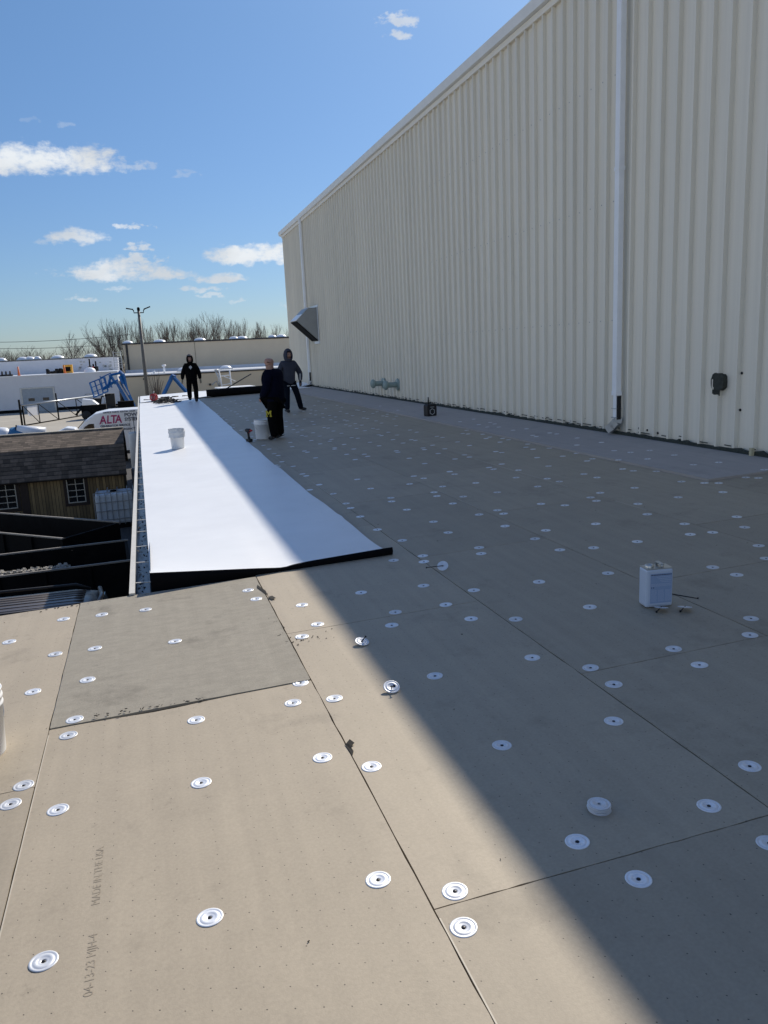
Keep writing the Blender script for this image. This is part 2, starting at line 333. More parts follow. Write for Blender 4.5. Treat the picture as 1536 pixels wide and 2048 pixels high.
def copy_tree(o, parent=None):
    c = o.copy(); C.objects.link(c); c.parent = parent
    for ch in list(o.children): copy_tree(ch, c)
    return c
def text(s, size, m, parent, M, name='lettering', ext=.002, align='CENTER', bold=False, xs=1.0, font=None):
    cu = bpy.data.curves.new(name, 'FONT'); cu.body = s; cu.size = size; cu.extrude = ext; cu.align_x = align; cu.align_y = 'CENTER'
    if bold: cu.offset = size * .02
    o = bpy.data.objects.new(name, cu); C.objects.link(o); bpy.context.view_layer.update()
    me = bpy.data.meshes.new_from_object(o.evaluated_get(bpy.context.evaluated_depsgraph_get()))
    bpy.data.objects.remove(o); o = bpy.data.objects.new(name, me); C.objects.link(o); me.materials.clear(); me.materials.append(MATS[m])
    me.transform(M @ Matrix.Diagonal((xs, 1, 1, 1)))
    if parent: o.parent = parent
    return o
# ================================================================ setting: ground
g = MB(); g.quad((-900, -300, GR), (900, -300, GR), (900, 1500, GR), (-900, 1500, GR)); struct(g.build('ground', 'dry_grass'))
g = MB(); g.quad((-60, -20, GR + .01), (30, -20, GR + .01), (30, 62, GR + .01), (-60, 62, GR + .01)); struct(g.build('yard', 'asphalt'))
g = MB(); g.quad((-60, -20, GR + .02), (-11, -20, GR + .02), (-11, 62, GR + .02), (-60, 62, GR + .02)); struct(g.build('bounce_lot', 'concrete'))  # pale ground added out of view to bounce sunlight onto the ribbed wall
g = MB(); g.quad((-60, 62.0, GR + .015), (30, 62.0, GR + .015), (30, 96.4, GR + .015), (-60, 96.4, GR + .015)); struct(g.build('pavement', 'concrete'))
# ================================================================ the low building whose roof is being covered
YE = 37.6
lb = thing('low_building', 'low building under the camera whose flat roof is being covered with boards', 'building', (0, 0, GR))
o = MB().box(-.09, 6.9, 5.70, YE, 0, -GR - .05).box(-9, 6.9, -15, 5.70, 0, -GR - .05).build('wall', 'lowwall', lb)
d = MB()
for (x0, x1, y0, y1) in ((-.09, 6.88, 5.72, YE), (-9.0, 6.88, -15, 5.72)):
    d.prism([(x0, y0, rz(x0) - .014 - GR), (x1, y0, rz(x1) - .014 - GR), (x1, y0, -.09 - GR - .16), (x0, y0, -.09 - GR - .16)], (0, y1 - y0, 0))
d.build('roof_deck', 'deck', lb)
gu = MB()
pf = [(-.10, -.012), (-.102, -.10), (-.205, -.10), (-.225, -.03), (-.225, .0), (-.205, .0)]
for a, b in zip(pf, pf[1:]): gu.quad((a[0], 5.73, a[1] - GR), (b[0], 5.73, b[1] - GR), (b[0], YE, b[1] - GR), (a[0], YE, a[1] - GR))
gt = gu.build('gutter', 'gutter_in', lb)
MB().box(-.246, -.206, 5.73, YE, .001 - GR, .016 - GR).build('gutter_lip', 'gutter_lip', gt)
hm = None; y = 6.0; k = 0
while y < YE and k < 60:
    if hm is None:
        hm = MB().box(-.205, -.085, -.006, .006, .004, .010).build('gutter_hanger', 'gutter_lip', gt, (0, y, -GR)); h = hm
    else: h = hm.copy(); C.objects.link(h)
    h.location = (0, y, -GR); h.rotation_euler = (0, 0, random.uniform(-.25, .1)); y += .62; k += 1
lv = MB()
for i in range(300):
    y = 5.8 + 31 * random.random() ** 1.8; x = random.uniform(-.2, -.11); s_ = random.uniform(.004, .018); a = random.random() * 6.3
    lv.quad(*[(x + s_ * math.cos(a + q) * .8, y + s_ * 1.6 * math.sin(a + q), -.088 - GR + random.random() * .02) for q in (0, 1.3, 3, 4.6)])
q = lv.build('leaf_litter', 'leaf', lb); q['kind'] = 'stuff'
# small torn crumbs of facer on the board edge by the gutter
cb = MB()
def crumb(x, y, s, z=None):
    z = rz(x) + .002 if z is None else z; a = random.random() * 6.3
    cb.box(-s, s, -s * .4, s * .4, 0, s * .5, Matrix.Translation((x, y, z)) @ Matrix.Rotation(a, 4, 'Z') @ Matrix.Rotation(random.uniform(-.5, .5), 4, 'X'))
for i in range(40): crumb(-.1 - random.random() * .75 if i < 45 else random.uniform(-.1, .0), 5.72 - abs(random.gauss(0, .03)), random.uniform(.002, .007))
for i in range(60):                                     # along the raised seam of the grey board
    t_ = random.random(); crumb(-.40 + .9 * t_, 3.73 + random.gauss(.012, .012), random.uniform(.002, .007), rz(0) + .006)
for i in range(26): crumb(random.gauss(.80, .09), random.gauss(4.30, .05), random.uniform(.002, .006))
for i in range(22): crumb(random.gauss(-.25, .05), random.gauss(5.42, .08), random.uniform(.002, .006))
for i in range(16): crumb(random.gauss(.64, .02), random.uniform(4.2, 5.3), random.uniform(.003, .008))
for i in range(60): crumb(random.uniform(-1.5, 4.5), random.uniform(1.5, 8), random.uniform(.002, .005))
cb2 = cb.build('board_crumbs', 'leaf'); tag(cb2, 'small dark crumbs and torn scraps scattered over the tan boards', 'debris', None, 'stuff')
# ---------------------------------------------------------------- cover boards: each is a thing
SX = [-3.04, -1.81, -.58, .665, 1.9, 3.0, 4.22, 5.485, 6.84]
cross = {0: 1.2, 1: 3.20, 2: 3.72, 3: 1.94, 4: 3.20, 5: 4.25, 6: 5.33, 7: 4.30}
# columns: 2 is A-B, 3 is B-C, ...
special = {}
ORD = ['first', 'second', 'third', 'fourth', 'fifth', 'sixth', 'seventh', 'eighth', 'ninth', 'tenth', 'eleventh', 'twelfth', 'thirteenth', 'fourteenth', 'fifteenth', 'sixteenth']
def board(x0, x1, y0, y1, m, lab, grp=None, dz=0, th=.0125, gap=.003, bow=0):
    xm, ym = (x0 + x1) / 2, (y0 + y1) / 2; b = MB()
    gx = gap * random.uniform(.5, 1.4); gy = gap * random.uniform(.5, 1.4)
    X0, X1, Y0, Y1 = x0 - xm + gx, x1 - xm - gx, y0 - ym + gy, y1 - ym - gy
    # outline with slightly nibbled edges
    pts = []
    def edge(ax, ay, bx, by):
        n = 26
        for i in range(n):
            t = i / n; w = random.gauss(0, .0009) if i else 0
            px = ax + (bx - ax) * t; py = ay + (by - ay) * t
            if abs(bx - ax) > abs(by - ay): py += w - (bow * math.exp(-((px + .12) / .24) ** 2) if by > 0 else 0)
            else: px += w
            pts.append((px, py))
    edge(X0, Y0, X1, Y0); edge(X1, Y0, X1, Y1); edge(X1, Y1, X0, Y1); edge(X0, Y1, X0, Y0)
    b.prism([(px, py, SL * px - th) for px, py in pts], (0, 0, th))
    o = b.build('cover_board', m, None, (xm, ym, rz(xm) + dz))
    return tag(o, lab, 'roof board', grp)
for ci in range(8):
    x0, x1 = SX[ci], SX[ci + 1]
    ys = [cross[ci] + 2.46 * k for k in range(-3, 14)]
    if ci == 2: ys = [cross[2] - 2.46 * k for k in (2, 1)] + [3.72, 5.74] + [5.745 + 2.44 * k for k in range(1, 13)]
    if ci < 2: ys = [v for v in ys if v < 5.6] + [5.74]
    if ci == 4: ys = [cross[4] + 2.40 * k for k in range(-2, 14)]
    if ci == 3: ys = [1.94 + 2.5 * k for k in range(-1, 2)] + [6.9 + 2.46 * k for k in range(13)]
    if ci == 7: ys = [4.30 - 2.44, 4.30, 6.75] + [6.752 + 2.44 * k for k in range(1, 13)]
    if ci == 3: ys = [v for v in ys]
    for a, b_ in zip(ys, ys[1:]):
        if b_ < -.2 or a > YE - .4: continue
        b_ = min(b_, YE - .02); X0, X1 = x0, x1; dz = 0; m = 'board_tan'; grp = None; th = .0125; gap = .003
        if ci == 2 and a > 5.7: continue
        if ci == 2 and 3.6 < a < 3.8:
            m = 'board_grey'; dz = .005; gap = .004; lab = 'weathered grey board with a hairline crack, the sunlit panel touching the white membrane'
        elif ci == 2 and b_ <= 3.73 and b_ > 3.6: lab = 'large sunlit tan board with pinholes and faint printed lettering, nearest the camera'
        elif ci == 2 and a < 3.7: lab = 'tan board at the very bottom left of the view'; grp = 'boards at the bottom edge of the view'; lab = 'sunlit tan board cut off by the bottom edge of the photo'
        elif ci == 1 and a > 3.1: lab = 'narrow sunlit tan board slice at the left behind the white bucket'
        elif ci == 1 and b_ > 3.1: lab = 'sunlit tan board slice at the left edge, in front of the white bucket'
        elif ci == 3 and abs(a - 4.44) < .1: lab = 'tan board half in sun with a torn corner, touching the black lip of the membrane'
        elif ci == 3 and abs(a - 1.94) < .1: lab = 'long tan board crossed by the shadow edge, carrying the two loose washers'
        elif ci == 3 and a < 1.9 and b_ > 1.8: lab = 'tan board crossed by the shadow edge at the bottom right of the view'
        elif ci == 4 and abs(a - 3.2) < .1: lab = 'shaded board carrying the rectangular metal can'
        elif ci == 4 and b_ < 3.3 and b_ > 3.0: m = 'board_tan'; lab = 'slightly darker mottled grey board in shade in front of the metal can'
        elif ci == 7 and a > 6.6:
            m = 'board_pink'; dz = .024; th = .036; lab = 'pale pinkish board of the raised strip along the foot of the ribbed wall'; grp = 'raised pale boards along the wall'
        elif a < 5: lab = 'shaded board on the near right between the metal can and the ribbed wall'; grp = 'shaded boards near right'
        elif ci in (2, 3) and X1 < 2: lab = 'board mostly hidden under the white membrane strip'; grp = 'boards under the membrane'
        else: lab = 'shaded grey-brown board of the main roof field, dotted with washers'; grp = 'shaded boards of the main roof field'
        if a > 31.5 and ci < 7: continue
        if ci == 3 and a > 5.7: lab = 'board partly under the right edge of the membrane, %s from its front' % ORD[min(15, int((a - 5.7) / 2.46))]; grp = 'boards along the membrane edge'
        elif grp in ('shaded boards near right', 'shaded boards of the main roof field'): lab = 'shaded board, %s column from the ribbed wall, %s row from the camera' % (ORD[6 - ci] if ci < 7 else 'wall', ORD[min(15, max(0, math.floor((a + 2.7) / 2.46)))])
        elif grp == 'raised pale boards along the wall': lab = 'raised pinkish strip board at the ribbed wall, %s one from the near end' % ORD[min(15, int((a - 6.6) / 2.44))]
        if ci == 7 and a < 6.6: lab = 'board against the ribbed wall in front of the raised strip, %s of two' % ('nearer' if a < 4 else 'farther')
        bd = board(X0, X1, a, b_, m, lab, grp, dz, th, gap, .020 if lab.startswith('large sunlit') else 0)
        if lab.startswith('large sunlit'):
            M = Matrix.Translation((-.305 - bd.location.x, 2.30 - bd.location.y, SL * (-.305 - bd.location.x) + .0006)) @ Matrix.Rotation(-math.atan(SL), 4, 'Y') @ Matrix.Rotation(math.pi / 2, 4, 'Z')
            text('04-13-23 MJH-4', .036, 'faint_ink', bd, M @ Matrix.Translation((-.20, 0, 0)), 'printed_date', .0002, xs=1.05); text('MADE IN THE USA', .036, 'faint_ink', bd, M @ Matrix.Translation((.21, 0, 0)), 'printed_origin', .0002, xs=1.05)
gb_ = [o for o in C.objects if o.get('label', '').startswith('weathered grey')][0]
ck = MB(); rr0 = random.Random(2); px_, py_ = .03, 4.60; pts = []
while py_ > 3.80: pts.append((px_, py_)); px_ += rr0.gauss(-.012, .012); py_ -= rr0.uniform(.03, .07)
for (a, b), (c, d) in zip(pts, pts[1:]):
    L = gb_.location; z = lambda x: SL * (x - L.x) + .0004; ck.quad((a - L.x, b - L.y, z(a)), (c - L.x, d - L.y, z(c)), (c - L.x + .0016, d - L.y, z(c)), (a - L.x + .0018, b - L.y, z(a)))
ck.build('hairline_crack', 'faint_ink', gb_)
for (sx_, ya, yb) in ((-.576, 1.6, 3.66), (-.576, 3.75, 4.9), (1.904, 7.7, 10.4), (3.004, 6.95, 8.1), (4.224, 7.4, 9.9), (4.224, 6.0, 6.5), (.669, 1.2, 1.9)):
    MB().box(-.0022, .0022, ya, yb, -.004, .0006, Matrix.Translation((sx_, 0, rz(sx_) - GR))).build('facer_edge', 'frame_paint', lb)
# the torn flap and hole at seams
fl = MB(); fl.quad((.660, 3.00, rz(.66) + .003), (.688, 3.025, rz(.66) + .012), (.700, 2.99, rz(.66) + .010), (.672, 2.965, rz(.66) + .002)).quad((.660, 3.01, rz(.66) + .0035), (.675, 2.99, rz(.66) + .010), (.680, 2.93, rz(.66) + .006), (.667, 2.90, rz(.66) + .003))
tag(fl.build('torn_scrap', 'leaf'), 'dark torn scrap sticking out of the seam right of the large tan board', 'scrap')
fl = MB(); fl.quad((.63, 5.44, .026), (.64, 5.50, .030), (.672, 5.32, .034), (.675, 5.20, .026)).quad((.665, 5.19, .026), (.70, 5.20, .028), (.715, 5.13, .029), (.685, 5.12, .024))
tag(fl.build('torn_scrap', 'leaf'), 'dark peeled scrap at the board corner below the black membrane lip', 'scrap')
PL=[(-0.44,2.16),(0.03,2.16),(0.55,2.13),(0.75,1.99),(0.72,1.84),(-0.47,2.98),(-0.63,3.23),(-0.66,3.1),(0.06,2.95),(0.55,2.94),(0.72,2.79),(-0.49,3.62),(-0.47,3.77),(0.08,3.52),(0.53,3.5),(0.61,3.71),(0.72,3.46),(-0.44,4.25),(-0.71,4.23),(-0.43,4.73),(-0.65,4.76),(-0.95,5.13),(-0.42,5.38),(-0.66,5.43),(-0.14,5.34),(0.03,4.62),(0.74,4.35),(0.87,4.51),(0.85,4.92),(0.59,5.19),(0.56,5.42),(1.25,3.49),(1.27,4.28),(1.36,4.49),(1.27,4.98),(1.7,4.91),(1.69,4.47),(1.73,4.16),(1.96,4.03),(1.96,4.65),(1.9,5.47),(1.95,5.63),(1.71,5.63),(1.78,3.48),(1.98,3.24),(1.97,3.03),(1.77,2.72),(1.26,2.73),(2.47,3.26),(2.46,3.04),(2.03,2.21),(1.73,2.06),(1.21,2.06),(1.29,1.83),(1.76,1.82),(2.44,4.01),(3.1,3.43),(2.93,3.24),(2.42,5.62),(2.36,5.45),(2.39,6.22),(1.96,6.18),(2.43,6.68),(2.39,7.33),(2.9,6.16),(3.12,6.78),(3.1,6.61),(2.9,6.71),(2.88,7.33),(2.93,8.01),(2.88,7.79),(3.13,8.27),(3.1,7.59),(3.14,8.92),(3.09,9.15),(2.87,8.67),(3.57,9.16),(3.55,8.94),(3.52,8.23),(3.49,7.58),(3.58,6.79),(3.74,6.6),(3.12,5.83),(2.92,5.63),(2.92,5.23),(3.16,5.15),(3.58,5.8),(2.9,4.54),(2.41,4.6),(4.08,6.6),(4.12,6.77),(4.31,6.91),(4.31,6.26),(4.13,5.86),(4.17,5.4),(3.99,5.1),(4.17,5.06),(4.66,5.37),(4.47,5.06),(3.53,5.13),(3.56,4.31),(3.58,4.1),(4.18,4.58),(3.99,4.3),(4.77,6.29),(4.72,6.92),(5.24,6.24),(5.5,6.62),(5.28,6.91),(5.4,6.71),(5.97,6.6),(6.25,6.83),(5.9,6.7),(5.44,7.57),(5.92,7.55),(6.22,7.5),(6.19,8.26),(5.79,8.23),(5.25,7.94),(5.27,7.76),(5.49,8.4),(5.94,8.81),(6.2,8.78),(5.87,9.08),(6.17,9.87),(5.39,8.82),(5.25,8.72),(4.74,7.94),(4.74,7.66),(5.22,9.27),(5.48,9.36),(5.79,9.89),(6.17,10.54),(4.7,8.7),(4.91,9.4),(4.28,7.95),(4.3,7.71),(3.97,7.6),(4.03,8.24),(4.28,8.68),(4.32,9.24),(4.75,10.16),(4.73,10.31),(5.24,10.38),(5.23,10.13),(5.44,10.05),(5.41,10.66),(5.2,11.18),(5.42,11.33),(5.43,11.56),(5.22,11.75),(4.07,8.95),(4.08,9.11),(4.23,10.1),(4.26,10.34),(4.01,10.08),(4.7,11.19),(4.72,11.73),(5.42,12.32),(5.25,12.56),(5.21,12.7),(5.44,13.07),(5.34,11.87),(4.27,11.14),(4.27,11.67),(4.02,10.75),(4.0,11.3),(4.05,11.49),(4.74,12.46),(4.73,12.69),(3.54,10.0),(3.53,10.62),(3.99,12.31),(4.26,12.47),(4.24,12.62),(4.67,13.58),(4.69,14.02),(5.82,11.17),(5.85,11.35),(6.18,11.4),(6.2,11.2),(5.93,12.22),(6.18,12.21),(5.96,12.85),(6.12,13.37),(5.82,13.03),(5.87,13.52),(6.17,13.67),(6.2,14.52),(5.82,14.32),(2.41,12.67),(2.43,12.49),(2.4,11.73),(2.81,14.02),(2.83,13.39),(3.09,14.58),(2.83,15.02),(2.87,14.81),(3.04,16.03),(3.11,15.28),(2.92,12.66),(2.88,12.5),(3.06,13.62),(3.15,13.88),(3.15,12.96),(2.89,11.73),(3.14,12.25),(2.85,11.09),(3.11,11.53),(3.09,11.27),(3.5,15.22),(3.5,16.06),(3.55,15.88),(3.53,14.67),(3.48,16.94),(3.59,17.66),(3.57,18.45),(3.51,13.81),(3.57,13.62),(3.58,12.87),(3.58,12.3),(4.02,13.8),(4.02,13.63),(4.0,12.89),(3.59,11.34),(3.62,11.51),(4.26,13.47),(4.27,14.03),(4.27,14.71),(4.24,14.96),(4.01,14.71),(3.99,15.26),(4.01,15.87),(4.0,16.19),(4.24,15.78),(4.22,16.23),(4.23,16.99),(4.23,17.23),(3.97,16.99),(4.01,17.63),(4.01,18.43),(4.27,18.21),(4.25,18.76),(4.24,19.52),(4.01,19.29),(4.01,19.89),(4.29,20.54),(4.25,20.97),(3.98,20.67),(4.23,21.79),(4.66,22.5),(4.73,19.64),(4.7,18.83),(4.65,18.1),(4.69,17.26),(4.72,17.05),(4.71,16.34),(4.67,15.78),(4.73,15.0),(5.12,16.35),(5.16,17.3),(5.18,17.08),(5.17,18.17),(5.15,18.91),(5.16,19.42),(5.14,19.58),(5.08,20.91),(5.15,21.72),(4.65,20.97),(5.14,24.15),(5.12,23.29),(5.37,18.5),(5.36,17.61),(5.36,16.92),(5.77,18.09),(5.83,19.78),(2.38,29.06),(2.37,27.65),(2.34,26.34),(2.39,25.19),(2.37,24.3),(2.38,23.43),(2.44,22.88),(2.41,22.03),(2.38,21.07),(2.44,20.36),(2.38,19.66),(2.39,18.77),(1.89,26.84),(1.89,25.72),(1.86,24.45),(1.89,23.43),(1.93,22.89),(1.92,22.08),(1.93,21.13),(1.93,20.41),(1.88,19.65),(1.92,18.74),(1.87,18.12),(1.93,17.27),(1.7,25.53),(1.71,23.13),(1.71,20.85),(1.73,20.02),(1.73,19.32),(1.62,18.79),(1.74,18.42),(1.7,17.87),(1.69,17.26),(1.69,16.6),(3.05,23.05),(2.86,20.93),(2.84,22.01),(2.87,24.14),(3.07,25.4),(2.92,25.45),(2.89,26.68),(2.86,27.97),(2.79,29.8),(3.54,26.31),(3.51,27.73),(3.09,26.83),(3.04,24.43),(3.11,22.11),(4.69,24.27),(3.61,19.97),(3.13,17.66),(3.11,16.98),(2.9,16.28),(2.88,15.7),(3.1,18.32),(2.88,17.09),(4.23,22.46),(3.06,28.47),(1.72,16.15),(1.75,15.94),(1.68,15.17),(1.96,15.78),(1.94,15.11),(1.87,14.84),(1.7,14.62),(1.95,14.06),(1.95,13.43),(1.71,13.79),(1.71,12.88),(1.71,12.23),(1.93,12.76),(1.95,12.47),(1.88,11.72),(1.74,11.43),(1.75,11.29),(1.94,11.12),(1.92,10.34),(1.93,10.14),(2.43,14.07),(2.35,13.43),(1.69,9.89),(1.76,9.09),(1.71,8.89),(1.94,9.36),(1.95,8.66),(1.94,8.02),(1.92,7.76),(1.9,7.3),(1.89,6.68),(1.69,8.3),(1.7,7.87),(1.71,7.34),(1.72,6.77),(1.72,6.57),(1.71,6.1),(2.43,9.41),(2.4,8.69),(2.43,8.01),(2.38,7.82)]
# ================================================================ stress plates with screws
def plate_mesh(n, holed=True):
    b = MB()
    pr = [(.0405, -.0004), (.0402, .0009), (.037, .0014), (.0345, .0013), (.0325, .0001), (.0300, .0001), (.0280, .0014), (.024, .0020), (.0195, .0019), (.0175, .0006), (.0145, .0003), (.011, -.0003), (.0055, -.0006), (.0055, -.0015)]
    b.lathe(pr, n); o = b.build('seam_plate', 'plate', None, smooth=True); me = o.data
    bpy.data.objects.remove(o); return me
def screw_mesh():
    b = MB(); b.lathe([(0, .0022), (.0035, .0019), (.0062, .0008), (.0066, -.0002), (.0066, -.001)], 10)
    o = b.build('screw', 'screw'); me = o.data; bpy.data.objects.remove(o); return me
PM_HI, PM_LO, SM = plate_mesh(40), plate_mesh(14), screw_mesh()
UL = {
 (-.44, 2.16): 'sunlit washer at the bottom left, below the printed lettering', (.03, 2.16): 'sunlit washer alone in the lower middle of the large tan board',
 (.55, 2.13): 'sunlit washer just left of the long seam, lower part of the view', (.75, 1.99): 'sunlit washer right of the long seam, above the cross seam near the bottom',
 (.72, 1.84): 'sunlit washer right of the long seam, below the cross seam near the bottom', (-.47, 2.98): 'sunlit washer right of the left seam, lower left',
 (-.63, 3.23): 'sunlit washer at the left edge, above the short cross seam', (-.66, 3.10): 'sunlit washer at the left edge, below the short cross seam',
 (.06, 2.95): 'sunlit washer in the upper middle of the large tan board', (.55, 2.94): 'sunlit washer on the large tan board left of the torn scrap',
 (.72, 2.79): 'sunlit washer right of the torn scrap on the long seam', (-.49, 3.62): 'sunlit washer at the top left corner of the large tan board',
 (-.47, 3.77): 'sunlit washer at the lower left corner of the weathered grey board', (.08, 3.52): 'sunlit washer below the raised edge of the grey board, middle',
 (.53, 3.5): 'sunlit washer at the top right corner of the large tan board', (.61, 3.71): 'sunlit washer at the lower right corner of the grey board',
 (.72, 3.46): 'sunlit washer across the long seam from the grey board corner', (-.44, 4.25): 'sunlit washer on the left side of the grey board, second from its lower edge',
 (-.71, 4.23): 'sunlit washer above the white bucket at the left edge', (-.43, 4.73): 'sunlit washer on the left side of the grey board, third from its lower edge',
 (-.65, 4.76): 'sunlit washer left of the left seam, level with the middle of the grey board', (-.95, 5.13): 'sunlit washer farthest left, near the car roof',
 (-.42, 5.38): 'sunlit washer at the top left corner of the grey board', (-.66, 5.43): 'sunlit washer left of the seam beside the car roof, with dark crumbs behind it',
 (-.14, 5.34): 'sunlit washer on the grey board below the gutter end', (.03, 4.62): 'sunlit washer in the centre of the grey board',
 (.74, 4.35): 'sunlit washer below the cross seam near the board corner with crumbs', (.87, 4.51): 'sunlit washer above the cross seam close to the shadow edge',
 (.85, 4.92): 'sunlit washer on the tan board between the peeled scrap and the shadow edge', (.59, 5.19): 'sunlit washer at the top right corner of the grey board',
 (.56, 5.42): 'sunlit washer tucked just below the black membrane lip', (1.25, 3.49): 'shaded washer close to the shadow edge, right of the two loose washers',
 (1.27, 4.28): 'shaded washer below the cross seam near the shadow edge', (1.36, 4.49): 'shaded washer above the cross seam near the shadow edge',
 (1.27, 4.98): 'shaded washer below the right half of the black membrane lip', (1.26, 2.73): 'shaded washer in the open between the shadow edge and the long dark seam',
 (1.21, 2.06): 'shaded washer below the stack of washers, above the dark cross seam', (1.29, 1.83): 'shaded washer below the dark cross seam at the lower right',
 (1.73, 2.06): 'shaded washer right of the stack of washers', (2.03, 2.21): 'shaded washer at the right edge beyond the long dark seam', (1.76, 1.82): 'washer cut by the right edge of the photo, lower right',
 (1.77, 2.72): 'shaded washer left of the long dark seam, on the right half', (1.97, 3.03): 'shaded washer below the seam corner in the middle right', (1.98, 3.24): 'shaded washer above the seam corner in the middle right',
 (1.78, 3.48): 'shaded washer left of the long dark seam, above the seam corner', (2.47, 3.26): 'shaded washer above the cross seam, in front of the metal can', (2.46, 3.04): 'shaded washer below the cross seam, in front of the metal can'}
PL = sorted(PL, key=lambda p: p[1])
def seat_z(x, y):
    if x > 5.485 and y > 6.75: return rz(x) + .024
    if -.58 < x < .665 and 3.72 < y < 5.74: return rz(x) + .005
    return rz(x)
far = MB(); first = None; rest = []
for i, (x, y) in enumerate(PL):
    if x < 1.80 and y > 5.85 and x < 1.74 + max(0, (y - 12)) * .013: continue
    x += random.uniform(-.004, .004); yy = y; key = (round(x, 2), y)
    near = y < 7.5
    if i < 285:
        o = bpy.data.objects.new('seam_plate', PM_HI if near else PM_LO); C.objects.link(o)
        o.location = (x, yy, seat_z(x, y) + .0010); o.rotation_euler = (Matrix.Rotation(-math.atan(SL) + random.gauss(0, .012), 4, 'Y') @ Matrix.Rotation(random.gauss(0, .012), 4, 'X') @ Matrix.Rotation(random.random() * 6, 4, 'Z')).to_euler()
        lab = next((v for k, v in UL.items() if abs(k[0] - x) < .012 and abs(k[1] - y) < .006), None)
        if lab: tag(o, lab, 'washer', 'steel washers screwed through the boards')
        else: rest.append((o, x, y))
        if y < 9:
            s_ = bpy.data.objects.new('screw', SM); C.objects.link(s_); s_.parent = o
    else:
        far.lathe([(.041, 0), (.041, .003), (.02, .005), (0, .004)], 10, Matrix.Translation((x, yy, seat_z(x, y))))
tag(far.build('seam_plates', 'plate'), 'rows of tiny pale washers on the farthest boards near the black roll', 'washers', None, 'stuff')
# each remaining washer is told apart by the landmark nearest to it, the side it lies on and its rank there
LM = [('the metal can', 2.79, 3.86), ('the right corner of the membrane lip', 1.75, 5.8), ('the near downspout foot', 6.7, 10.5), ('the jobsite radio', 5.83, 16.0), ('the pail of the bald man', 2.1, 15.15),
      ('the grey hooded person', 3.7, 20.9), ('the walking person', 1.72, 29.9), ('the wall spot under the dark patch', 6.6, 8.0), ('the black membrane roll', 4.0, 31.6)]
OR2 = ORD + ['seventeenth', 'eighteenth', 'nineteenth', 'twentieth'] + ['twenty-' + q for q in ORD[:9]] + ['thirtieth'] + ['thirty-' + q for q in ORD[:9]]; byk = {}
def ORD_(k): return 'the closest' if k == 0 else OR2[k] + ' closest'
for o, x, y in rest:
    nm, lx, ly = min(LM, key=lambda q: math.hypot(x - q[1], (y - q[2]) * .7)); L = math.hypot(lx, ly); r_ = (x - lx) * ly / L - (y - ly) * lx / L; f_ = (x - lx) * lx / L + (y - ly) * ly / L
    side = ('right of ' if r_ > 0 else 'left of ') if abs(r_) > abs(f_) else ('beyond ' if f_ > 0 else 'in front of ')
    byk.setdefault((nm, side), []).append((math.hypot(x - lx, y - ly), o))
for (nm, side), L in byk.items():
    L.sort(key=lambda q: q[0])
    for k_, (dd_, o) in enumerate(L): tag(o, 'washer ' + side + nm + ', ' + ORD_(k_), 'washer', 'steel washers screwed through the boards')
# loose plates with their screws
def loose(x, y, tilt, az_, sdir, lab, L=.085, up=.0):
    t = thing('loose_plate', lab, 'washer', (x, y, rz(x)), 0, 'loose washers with screws lying about')
    Mx = Matrix.Translation((0, 0, .012 + up)) @ Matrix.Rotation(az_, 4, 'Z') @ Matrix.Rotation(tilt, 4, 'X')
    p = bpy.data.objects.new('plate_disc', PM_HI); C.objects.link(p); p.parent = t; p.matrix_local = Mx
    a = Mx @ Vector((0, 0, .045)); b_ = Mx @ Vector((0, 0, -.03)); dirv = Vector(sdir).normalized()
    s_ = MB().tube([Mx @ Vector((0, 0, .002)) - dirv * .005, Mx @ Vector((0, 0, .002)) + dirv * L], .0028, 6)
    s_.tube([Mx @ Vector((0, 0, .002)) + dirv * L, Mx @ Vector((0, 0, .002)) + dirv * (L + .005)], .0065, 8); s_.build('screw', 'screw', t)
    return t
loose(1.03, 4.07, .30, .5, (.55, .1, .55), 'loose tilted washer with its screw poking up, farther of two at the shadow edge', .03, .006)
loose(1.00, 3.42, .42, 0, (.1, -.75, .35), 'loose sunlit washer propped on its screw, nearer of two at the shadow edge', .03, .010)
loose(1.95, 5.20, .75, -.55, (-1, .1, -.02), 'loose washer tipped on edge with a long screw pointing left, below the membrane corner', .12, .018)
loose(2.755, 3.755, -.22, -.64, (-.75, -.5, -.10), 'loose washer leaning at the left foot of the metal can', .07, .012)
loose(2.875, 3.70, -.22, -.64, (-.75, -.5, -.10), 'loose washer leaning at the right foot of the metal can', .07, .012)
sc = MB().tube([(-.02, .06, .004), (.10, -.14, .004)], .003, 6).tube([(.10, -.14, .004), (.104, -.146, .004)], .007, 8)
tag(sc.build('loose_screw', 'screw', None, (2.97, 3.98, rz(2.97))), 'single dark screw lying to the right of the metal can', 'screw')
st = thing('plate_stack', 'stack of loose round steel washers standing in the shade at the lower right', 'stack', (1.375, 2.19, rz(1.375)))
for k in range(6):
    p = bpy.data.objects.new('plate_disc', PM_HI); C.objects.link(p); p.parent = st; p.location = (random.gauss(0, .0012), random.gauss(0, .0012), .0045 * k); p.rotation_euler = (random.gauss(0, .01), random.gauss(0, .01), k)
